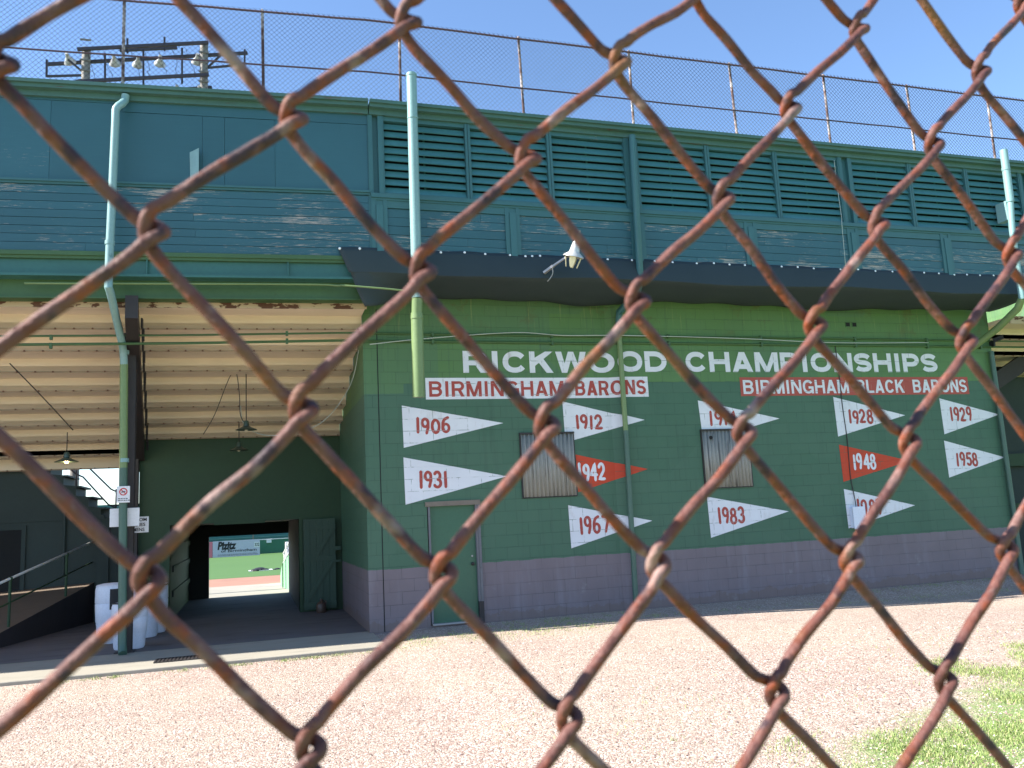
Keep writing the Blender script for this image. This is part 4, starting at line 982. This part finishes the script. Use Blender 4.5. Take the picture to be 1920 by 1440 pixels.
b = MB(); b.bar((-1.91, 14.1265, 2.408), (-1.855, 14.1265, 2.418), .013, .002, up=(0, 1, 0))
for z in (2.305, 2.278):
    x = -1.955
    while x < -1.815:
        w = random.uniform(.012, .03); b.box(x, x + w, 14.1275, 14.1295, z, z + .012); x += w + .008
b.build('print', M['ink'], S1)
b = MB(); b.box(-2.09, -1.67, 14.30, 14.315, 1.89, 2.17); tag(b.build('blank_sign', M['white_sign'], bevel=.004), 'blank white sign fixed behind the left downpipe below the no smoking sign', 'sign')
S3 = thing('restroom_sign', (-1.75, 14.62, 1.79), 'white restroom sign lettered LADIES and MENS behind the dark column', 'sign')
b = MB(); b.box(-1.99, -1.57, 14.62, 14.63, 1.785, 2.035); b.build('plate', M['white_sign'], S3, bevel=.004)
for tx, z, x0, x1 in (('RESTROOM', 1.962, -1.965, -1.60), ('LADIES', 1.885, -1.86, -1.62), ('MENS', 1.808, -1.80, -1.63)):
    place(text_mesh(tx, x0, x1, z, z + .052, .002, .02), 14.6195).build('word', M['ink'], S3)
b = MB()
for z in (1.898, 1.83): b.box(-1.95, -1.895, 14.6175, 14.6195, z, z + .012); b.prism([(-1.965, z + .006), (-1.945, z + .022), (-1.945, z - .010)], lambda a, c, h: (a, h, c), 14.6195, 14.6175)
b.build('arrow', M['ink'], S3)

# ------------------------------------------------------------------ barrels
def barrel(x, y, s, h, label, hood=False, rz=0):
    P_ = thing('trash_barrel', (x, y, 0), label, 'trash barrel', 'white trash barrels by the column')
    r = .29 * s
    b = MB(); prof = [(r * .80, 0), (r * .86, .03), (r * .90, h * .30), (r * .93, h * .33), (r * .93, h * .36), (r * .95, h * .37), (r, h * .66), (r * .97, h * .68), (r, h * .70), (r * .99, h * .93), (r * .95, h * .97)]
    if hood: prof += [(r * .97, h * .985), (r * .90, h * 1.0), (r * .55, h * 1.02), (0, h * 1.025)]
    else: prof += [(r * .97, h), (r * .90, h), (r * .86, h * .9), (r * .78, h * .2), (0, h * .2)]
    b.lathe(prof, (x, y, 0), 32); b.build('drum', M['barrel'], P_, smooth='auto')
    if hood:
        b = MB(); q = Matrix.Rotation(rz, 3, 'Z')
        vs = []
        for zz_ in (h * .58, h * .93):
            for a in np.linspace(-.5, .5, 7):
                for rr in (r * 1.02, r * .94): vs.append(tuple(Vector((x, y, zz_)) + q @ Vector((math.sin(a) * rr, -math.cos(a) * rr, 0))))
        F = []
        for i in range(6):
            p = i * 2; F += [(p, p+2, p+16, p+14), (p+1, p+15, p+17, p+3)]
        b.add(vs, F); b.build('flap', M['black'], P_)
    else:
        b = MB(); b.tube([(x + r * .955 * math.cos(a), y + r * .955 * math.sin(a), h * .985 + .02 * math.sin(a * 2)) for a in np.linspace(0, 2 * math.pi, 28)], .012, 6); b.build('bag_rim', M['black'], P_, smooth=True)
barrel(-1.86, 14.92, .92, .70, 'white plastic trash barrel standing in front, right behind the left downpipe')
barrel(-2.26, 15.95, .92, .95, 'taller white trash barrel with a black opening, left of the column', True, R(28))
barrel(-1.82, 16.35, .92, .86, 'white trash barrel with dark bag rim, right of the column')
barrel(-1.70, 16.95, .78, .86, 'rearmost white trash barrel mostly hidden beside the green back wall')

# drain grate
b = MB()
gxa, gxb = -1.30, -.52
b.box(gxa, gxb, 12.96, 12.985, .0, .012); b.box(gxa, gxb, 13.32, 13.345, .0, .012)
for i in range(17): 
    x = gxa + (gxb - gxa) * i / 16.0; b.box(x - .012, x + .012, 12.985, 13.32, .001, .012)
b.box(gxa + .012, gxb - .012, 12.985, 13.32, .0005, .003, 1)
tag(b.build('drain_grate', [M['dark_steel'], M['black']]), 'rusty iron drain grate set in the pale concrete apron', 'drain grate')
# jug
b = MB(); b.lathe([(.09, 0), (.10, .02), (.10, .16), (.07, .20), (.03, .23), (.03, .27), (0, .27)], (1.33, 18.0, 0), 16); b.tube(smooth_path([(1.36, 18, .24), (1.42, 18, .22), (1.42, 18, .16)], 3), .012, 6)
tag(b.build('jug', M['jug'], smooth='auto'), 'brown jug on the floor beside the open plank gate', 'jug')

# ------------------------------------------------------------------ fence along the roof
RF = thing('roof_fence', (6, 13.0, 8.5), 'wire mesh fence with rusty posts along the roof edge against the sky', 'fence')
ZB0, ZT = 8.52, 10.04
def rf(s): # s>=0 right of the bend, s<0 left
    return (1.83 + s, YF + .0) if s >= 0 else (1.83 + s * c_, YF - s * s_)
pos = [-12.5, -10.3, -8.1, -5.9, -3.73, -1.64, .55, 2.71, 4.80, 6.94, 9.03, 11.07, 13.14, 15.3, 17.4, 19.5, 21.6]
for s in pos:
    x, y = rf(s); dx = random.uniform(-.03, .03)
    b = MB(); b.tube([(x, y + .02, ZB0 - .05), (x + dx, y + .02, ZT + .02)], .024, 8); b.lathe([(.030, 0), (.034, .02), (.018, .05), (0, .06)], (x + dx, y + .02, ZT), 8); b.build('post', M['roof_post'], RF, smooth='auto')
ss = np.linspace(-15, 22, 75)
for z, r_, nm in ((ZT, .018, 'top_rail'), (9.11, .014, 'middle_rail')):
    b = MB(); b.tube([(*[rf(s)[0], rf(s)[1]], z + .004 * math.sin(s * 1.9) + .003 * math.sin(s * 4.3)) for s in ss], r_, 6); b.build(nm, M['roof_rail'], RF, smooth=True)
V = []; Fq = []; pitch_ = .083; H_ = ZT + .04 - ZB0; wv = .0027
k = 0; s0 = -15.0
while s0 < 22:
    for sg in (1, -1):
        a, e = s0, s0 + sg * H_ * 1.0
        segs = [(a, 0.0, e, H_)]
        if (a < 0) != (e < 0): m_ = abs(a) / abs(e - a); segs = [(a, 0, 0, H_ * m_), (0, H_ * m_, e, H_)]
        for (sa, za, sb, zb) in segs:
            (xa, ya), (xb, yb) = rf(sa), rf(sb); n0 = len(V); yo = -.012 + .006 * sg
            dd = np.array([xb - xa, yb - ya, zb - za]); dd /= np.linalg.norm(dd); pr = np.array([-dd[2], 0, dd[0]]) * wv
            for (px, py, pz) in ((xa, ya, ZB0 + za), (xb, yb, ZB0 + zb)):
                V += [(px + pr[0], py + yo, pz + pr[2]), (px - pr[0], py + yo, pz - pr[2]), (px, py + yo - 2 * wv, pz)]
            Fq += [(n0, n0+1, n0+4, n0+3), (n0+1, n0+2, n0+5, n0+4), (n0+2, n0, n0+3, n0+5)]
    s0 += pitch_
o = np_mesh('mesh', V, Fq, [M['roof_wire']], None, (6, 13.0, 8.5), 4); o.parent = RF; o.location = (0, 0, 0)

# ------------------------------------------------------------------ floodlight rack behind the roof
FR = thing('floodlight_rack', (-3.3, 28, 0), 'dark floodlight rack on two posts rising behind the roof on the left', 'floodlight rack')
def pt(x, z, y=28.0): return (x, y, z)
for x in (-5.08, -1.5):
    b = MB(); b.tube([pt(x, -.5), pt(x, 17.35 if x < -3 else 17.95)], .13, 10)
    for q in range(14): b.box(x - .16, x + .16, 27.84, 27.88, 13 + q * .35, 13.05 + q * .35)
    b.build('post', M['rack_wood'], FR, smooth='auto')
rails = [((-5.3, 17.15), (-1.35, 17.88), 27.75), ((-6.27, 16.80), (-.1, 17.94), 28.25), ((-5.32, 16.04), (-1.33, 16.73), 27.75), ((-5.1, 15.85), (-1.25, 16.54), 28.25), ((-4.2, 17.80), (-2.4, 18.12), 28.7)]
for (a, c, y) in rails: b = MB(); b.bar(pt(*a, y), pt(*c, y), .08, .10); b.build('beam', M['rack_steel'], FR)
sts = [((-4.53, 17.25), (-4.5, 16.05)), ((-3.38, 17.5), (-3.36, 16.25)), ((-2.19, 17.72), (-2.18, 16.45)), ((-6.21, 16.82), (-6.20, 16.24)), ((-6.2, 16.26), (-5.1, 16.42)), ((-.19, 17.92), (-.2, 17.35)), ((-1.41, 17.08), (-.91, 17.68)), ((-1.4, 17.1), (-.2, 17.36)), ((-3.87, 17.85), (-3.86, 17.35)), ((-2.74, 18.05), (-2.73, 17.55)), ((-5.6, 16.9), (-5.08, 16.45))]
for a, c in sts: b = MB(); b.bar(pt(*a), pt(*c), .06, .06, up=(0, 1, 0)); b.build('strut', M['rack_steel'], FR)
for x, z in ((-5.6, 17.05), (-4.25, 17.15), (-3.55, 17.18), (-2.88, 17.30), (-1.72, 17.5), (-2.34, 16.30), (-1.66, 16.35), (-4.3, 16.08)):
    axf = Vector((random.uniform(-.25, .25), 1, -.55)).normalized()
    b = MB(); cc = Vector((x, 28.1, z - .08)); b.lathe([(0, -.22), (.05, -.22), (.06, -.09), (.12, .0), (.185, .10), (.19, .12), (.175, .12), (.10, .02), (0, .0)], cc, 18, axis=axf); b.build('floodlight', M['lamp_alu'], FR, smooth='auto')
for k in range(9):
    x = -5 + k * .42; z = 17.1 + (x + 5) * .18
    b = MB(); b.tube(smooth_path([pt(x, z, 27.9), pt(x + .15, z - .35 - random.random() * .3, 27.9), pt(x + .3 * random.random(), z - .7, 27.9), pt(x + .25, z - 1.0, 27.9)], 4), .010, 4); b.build('cable', M['cable_dark'], FR)

# ------------------------------------------------------------------ beyond the tunnel
OW = thing('outfield_wall', (0, 76.5, -.5), 'dark green outfield wall across the far side of the field', 'wall')
b = MB(); b.box(-50, 50, 76.2, 76.5, -.5, .66); b.build('wall', M['outfield_green'], OW)
b = MB(); b.box(-50, 50, 76.15, 76.5, .662, .72); b.build('cap', M['white_metal'], OW)
for x in range(-48, 50, 6): b = MB(); b.box(x, x + .12, 76.1, 76.198, -.5, 1.3); b.build('post', M['frame_tan'], OW)
BB = thing('billboard', (-1.3, 73.6, -.5), 'pale lavender billboard reading Pizitz of Birmingham on the outfield wall', 'billboard')
b = MB(); b.box(-3.08, .58, 73.6, 73.8, -.5, .78); b.build('board', M['billboard'], BB)
place(text_mesh('Pizitz', -2.72, -1.25, .08, .74, .01, .05, .18), 73.598).build('name', M['ink'], BB)
place(text_mesh('of Birmingham', -2.45, .32, -.20, .09, .01, .01), 73.598).build('words', M['ink'], BB)
b = MB()
for z in (-.32, -.40): 
    x = -2.7
    while x < .3: w = random.uniform(.05, .2); b.box(x, x + w, 73.59, 73.599, z, z + .025); x += w + .03
b.build('small_print', M['ink'], BB)
b = MB(); b.box(.13, .57, 73.585, 73.5995, .16, .56); b.build('number_plate', M['white_sign'], BB)
place(text_mesh('332', .17, .53, .23, .50, .008, .02), 73.584).build('number', M['ink'], BB)
b = MB(); b.box(-4.6, -3.1, 73.6, 73.8, -.5, .76); tag(b.build('pink_panel', M['pink_board']), 'pink panel standing left of the pale lavender billboard', 'panel')
b = MB()
for k in range(6): b.box(-30, 30, 80 + k, 81 + k, -.5, .9 + .22 * k)
b.box(-30, 30, 86.2, 86.4, 1.5, 4.5)
tag(b.build('far_bleachers', M['beam_teal']), 'low teal bleachers far beyond the outfield wall', 'bleachers')
b = MB(); b.box(1.15, 1.55, 76.0, 76.19, .40, .62); tag(b.build('small_sign', M['white_sign']), 'small white sign on the outfield wall right of the billboard', 'sign')
# gear lying on the grass
b = MB()
for x, y, r_ in ((.15, 47.2, .16), (.35, 47.4, .22), (.62, 47.3, .14), (1.25, 47.5, .10), (1.1, 47.3, .07)):
    b.lathe([(r_ * 1.8, 0), (r_ * 1.6, r_ * .35), (r_ * .9, r_ * .7), (0, r_ * .8)], (x, y, -.5), 9)
b.box(-.2, 1.0, 47.0, 47.9, -.497, -.47, 1)
tag(b.build('field_gear', [M['black'], M['white_sign']]), 'black gear heaped on a pale sheet out on the grass', 'gear')
# light green wall and rails at the field end of the tunnel
FW = thing('field_wall', (1.1, 26, 0), 'light green sloping stair wall at the sunny end of the tunnel', 'wall')
b = MB(); b.prism([(24.25, -.6), (31, -.6), (31, .15), (30, .45), (24.25, 1.15)], lambda a, c, h: (h - (a - 24.2) * .02, a, c), 1.06, 1.24); b.build('wall', M['light_green'], FW)
b = MB(); b.box(.93, 1.03, 29.2, 29.4, -.6, .55); b.build('gate_post', M['beam_green'], FW)
for z in (.25, .55):
    b = MB(); b.tube([(1.10, 24.6, 1.0 + z), (1.0, 30, .30 + z)], .03, 6); b.build('rail', M['white_metal'], FW, smooth=True)
for a in (25, 26.6, 28.2, 29.8): b = MB(); b.tube([(1.13 - (a - 24.2) * .02, a, .3), (1.13 - (a - 24.2) * .02, a, 1.55 - (a - 24.6) * .13)], .02, 6); b.build('rail_post', M['white_metal'], FW, smooth=True)
b = MB()
for k in range(5): b.box(1.3, 3.5, 33 + k * .8, 33.8 + k * .8, -.5, .1 + k * .25)
tag(b.build('field_steps', M['white_sign']), 'pale seat rows beyond the light green stair wall', 'seats')

def tree(x, y, z0, h, r, label, n=700):
    T_ = thing('tree', (x, y, z0), label, 'tree', 'trees beyond the field')
    b = MB(); b.tube([(x, y, z0), (x + .1, y, z0 + h * .35), (x, y + .1, z0 + h * .7)], [r * .09, r * .06, r * .02], 8)
    for k in range(5):
        a = k * 1.26; b.tube([(x, y, z0 + h * .4), (x + math.cos(a) * r * .6, y + math.sin(a) * r * .6, z0 + h * .7)], [r * .04, r * .012], 6)
    b.build('trunk', M['bark'], T_, smooth=True)
    cl = rng.normal(size=(16, 3)); cl = cl / np.linalg.norm(cl, axis=1)[:, None] * rng.uniform(.35, .9, (16, 1)) * [r, r, h * .34] + [x, y, z0 + h * .64]
    ci = rng.integers(0, 16, n); c = cl[ci] + rng.normal(size=(n, 3)) * r * .19
    t1 = rng.normal(size=(n, 3)); t1 /= np.linalg.norm(t1, axis=1)[:, None]; t2 = np.cross(t1, rng.normal(size=(n, 3))); t2 /= np.linalg.norm(t2, axis=1)[:, None]
    s = rng.uniform(.06, .11, (n, 1)) * r
    Vv = np.stack([c - t1 * s, c + t2 * s * .6, c + t1 * s, c - t2 * s * .6], 1).reshape(-1, 3)
    o = np_mesh('crown', Vv, np.arange(4 * n).reshape(-1, 4), [M['leaf']], None, (x, y, z0), 4); o.parent = T_; o.location = (0, 0, 0)
tree(-9.6, 60, -.85, 4.7, 2.6, 'broad green tree seen through the gap over the stair', 1500)
tree(-3, 100, -.85, 9, 4, 'green tree behind the far bleachers, left of centre'); tree(5, 104, -.85, 10, 4.5, 'green tree behind the far bleachers, right of centre')

# ------------------------------------------------------------------ chain-link fence in front of the lens
FO = Vector((-.021, .196, 1.844)); FU = Vector((.03148, .00344, -.0004)); FV = Vector((0, -.0011, -.03598))
FU = Vector((.0315, .0033, -.0016)); fn = FU.cross(FV).normalized()
if fn.dot(Vector((0, 0, EYE)) - FO) < 0: fn = -fn           # towards the viewer
BEND = {(-1, -1): (0.025, -0.019), (1, -1): (-0.014, -0.01), (3, -1): (-0.03, -0.035), (5, -1): (0.013, 0.001), (7, -1): (-0.019, -0.02), (9, -1): (-0.021, 0.039), (0, 0): (0.003, -0.078), (2, 0): (-0.026, -0.031), (4, 0): (-0.047, -0.003), (6, 0): (-0.051, 0.022), (8, 0): (0.013, 0.002), (2, -2): (-0.052, 0.045), (4, -2): (-0.003, -0.051), (6, -2): (-0.003, -0.002), (8, -2): (0.008, 0.012), (5, -3): (0.006, 0.06), (7, -3): (0.119, -0.038), (9, -3): (-0.002, 0.033), (1, 1): (0.028, -0.002), (3, 1): (-0.013, 0.019), (5, 1): (-0.041, -0.017), (7, 1): (-0.026, -0.006), (0, 2): (0.021, 0.044), (2, 2): (0.039, 0.043), (4, 2): (-0.079, 0.003), (6, 2): (0.013, 0.002), (8, 2): (0.107, -0.063), (1, 3): (0.038, 0.045), (3, 3): (0.001, 0.014), (5, 3): (-0.008, -0.026), (7, 3): (-0.01, 0.001)}
for i in range(-40, 50):
    for j in range(-16, 52):
        if (i + j) % 2 == 0 and (i, j) not in BEND: BEND[(i, j)] = (random.gauss(0, .03), random.gauss(0, .03))
CF = thing('chain_link_fence', (.5, .25, 0), 'rusty chain link fence filling the foreground right in front of the viewer', 'fence')
def FP(a, c, dx=0, dy=0, w=0):
    """a column, c row (downwards); dx, dy, w in metres along the fence, down and towards the viewer"""
    p = FO + FU * a + FV * c + FU.normalized() * dx + FV.normalized() * dy + fn * w; return p
e_, h_, d_ = .0023, .0036, .0019
J0, J1 = -15, 50
for c in range(-22, 34):
    path = []; rad = []
    for j in range(J0, J1):
        left = (c + j) % 2 == 0; a = c if left else c + 1; bx, by = BEND[(a, j)]
        vis = -4 <= c <= 12 and -6 <= j <= 6
        s = 1 if left else -1
        f = random.uniform(.88, 1.18); g = random.uniform(.9, 1.15)
        if left: K = [(.0014, -.0048, d_), (-.0006, -.0036, d_), (-.0019, -.0010, .45 * d_), (-.0017, .0016, -.55 * d_), (.0004, .0042, -d_)]
        else: K = [(-.0026, -.0026, -d_), (.0003, -.0017, -.95 * d_), (.0020, -.0002, 0), (.0013, .0014, .9 * d_), (-.0014, .0036, d_)]
        K = [(q[0] * f, q[1] * g, q[2]) for q in K]
        if not vis: K = [K[0], K[2], K[4]]
        k1 = [tuple(FP(a + bx, j + by, *q)) for q in K]
        if path and vis:     # the straight run in between, very slightly bent
            p0 = Vector(path[-1]); p1 = Vector(k1[0])
            for t in (.10, .35, .65, .90):
                q = p0.lerp(p1, t); wob = random.gauss(0, .00022)
                path.append(tuple(q + FV.normalized() * (wob + ((.0010 if left is False else -.0002) if t in (.65, .90) else .0004)) + fn * random.gauss(0, .0002)))
        path += k1
    vis = -4 <= c <= 12
    P = smooth_path(path, 3 if vis else 1)
    if vis: rad = [.00158 * (1 + .035 * math.sin(i * .9 + c) + random.gauss(0, .012)) for i in range(len(P))]
    else: rad = .0016
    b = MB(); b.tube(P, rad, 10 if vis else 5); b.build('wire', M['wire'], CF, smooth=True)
for a in (-22, 34):
    p = FP(a, 0); b = MB(); b.tube([(p.x, p.y + .03, -.1), (p.x, p.y + .03, 2.46)], .03, 12); b.build('post', M['galv'], CF, smooth=True)
p0, p1 = FP(-22, -15.4), FP(34, -15.4); b = MB(); b.tube([(p0.x, p0.y + .03, 2.40), (p1.x, p1.y + .03, 2.34)], .021, 10); b.build('top_rail', M['galv'], CF, smooth=True)

# ------------------------------------------------------------------ pebbles and grass
def scatter_blades(name, pts, hmin, hmax, wmin, wmax, mat):
    n = len(pts); a = rng.uniform(0, 2 * np.pi, n); h = rng.uniform(hmin, hmax, n); w = rng.uniform(wmin, wmax, n)
    lean = rng.normal(0, .45, (n, 2)) * h[:, None]
    dx = np.stack([np.cos(a) * w, np.sin(a) * w, np.zeros(n)], 1)
    mid = pts + np.concatenate([lean * .35, (h * .6)[:, None]], 1); tip = pts + np.concatenate([lean, h[:, None]], 1)
    V = np.stack([pts - dx, pts + dx, mid + dx * .7, mid - dx * .7, tip], 1).reshape(-1, 3)
    i = np.arange(n)[:, None] * 5
    F = np.concatenate([i + [0, 1, 2], i + [0, 2, 3], i + [3, 2, 4]], 1).reshape(-1, 3)
    o = np_mesh(name, V, F, [mat]); return o
def gzv(P): return np.array([gz(x, y) for x, y in P])
def vnoise(P, s, seed):
    r = np.random.default_rng(seed); ph = r.uniform(0, 6.28, (10, 2)); fr = r.normal(0, 1, (10, 2)) * s
    return sum(np.sin(P @ fr[k] + ph[k, 0]) for k in range(10)) / 3.2
n = 900000
P = np.stack([rng.uniform(1.0, 13, n), rng.uniform(3.6, 9.5, n)], 1)
d = .45 * P[:, 0] + 3.75 - P[:, 1] + .45 * vnoise(P, 1.6, 3) + .28 * vnoise(P, 4.5, 4)
pr = np.clip(.006 + .70 * np.clip(d + .40, 0, 1.1) ** 1.2, 0, 1) * (d > -2.4) * np.clip(.62 + .5 * vnoise(P, 6, 5), .03, 1)
ax_ = P[:, 0] * math.cos(yaw) - P[:, 1] * math.sin(yaw); ad_ = P[:, 0] * math.sin(yaw) + P[:, 1] * math.cos(yaw)
pr = pr * (ax_ / ad_ < .75) * (ad_ > 4.2)
P = P[rng.uniform(0, 1, n) < pr]
# tufts along the shadow line, the wall foot and the kerb
def strip(x0, x1, y, dy, cnt, cl):
    cx = rng.uniform(x0, x1, cl); k = rng.integers(0, cl, cnt); return np.stack([cx[k] + rng.normal(0, .05, cnt), y + rng.normal(0, dy, cnt)], 1)
P = np.concatenate([P, strip(2, 15, 13.0, .12, 1300, 110), strip(1.9, 5.5, 12.6, .35, 2200, 60), strip(3.6, 6.2, 13.6, .15, 500, 12), strip(-2.5, 1.8, 12.4, .07, 1500, 60), strip(11, 15, 13.7, .1, 500, 25), strip(2.0, 2.3, 13.5, .05, 60, 2)])
pts = np.concatenate([P, gzv(P)[:, None] - .003], 1)
o = scatter_blades('lawn_grass', pts, .012, .040, .0018, .0038, M['blade']); tag(o, kind='stuff')
# loose stones lying on the gravel
n = 60000
d_ = 4.9 + 7.6 * rng.uniform(0, 1, n) ** 1.35
ang = R(17.4) + rng.uniform(-.62, .62, n)
P = np.stack([np.sin(ang) * d_ / np.cos(ang - R(17.4)), np.cos(ang) * d_ / np.cos(ang - R(17.4))], 1); P = P[P[:, 1] < 12.45]; n = len(P)
zz = gzv(P); sz = rng.uniform(.004, .0105, n) * np.where(rng.uniform(0, 1, n) < .06, 1.6, 1) * np.where(rng.uniform(0, 1, n) < .006, 2.0, 1)
oct_ = np.array([(1, 0, 0), (.3, .9, .1), (-.9, .35, 0), (-.6, -.75, .1), (.45, -.9, 0), (.1, .05, .75), (0, 0, -.4)])
fo = np.array([(0, 1, 5), (1, 2, 5), (2, 3, 5), (3, 4, 5), (4, 0, 5)])
a = rng.uniform(0, 6.28, n); ca, sa = np.cos(a), np.sin(a)
jit = rng.uniform(.7, 1.25, (n, 7, 3)); Vv = oct_[None] * jit
X = Vv[:, :, 0] * ca[:, None] - Vv[:, :, 1] * sa[:, None]; Y = Vv[:, :, 0] * sa[:, None] + Vv[:, :, 1] * ca[:, None]
Vv = np.stack([X * sz[:, None] + P[:, 0:1], Y * sz[:, None] + P[:, 1:2], Vv[:, :, 2] * sz[:, None] + zz[:, None] + .001], 2)
F = (np.arange(n)[:, None, None] * 7 + fo[None]).reshape(-1, 3)
o = np_mesh('pebbles', Vv.reshape(-1, 3), F, [M['pebble']]); tag(o, kind='stuff')
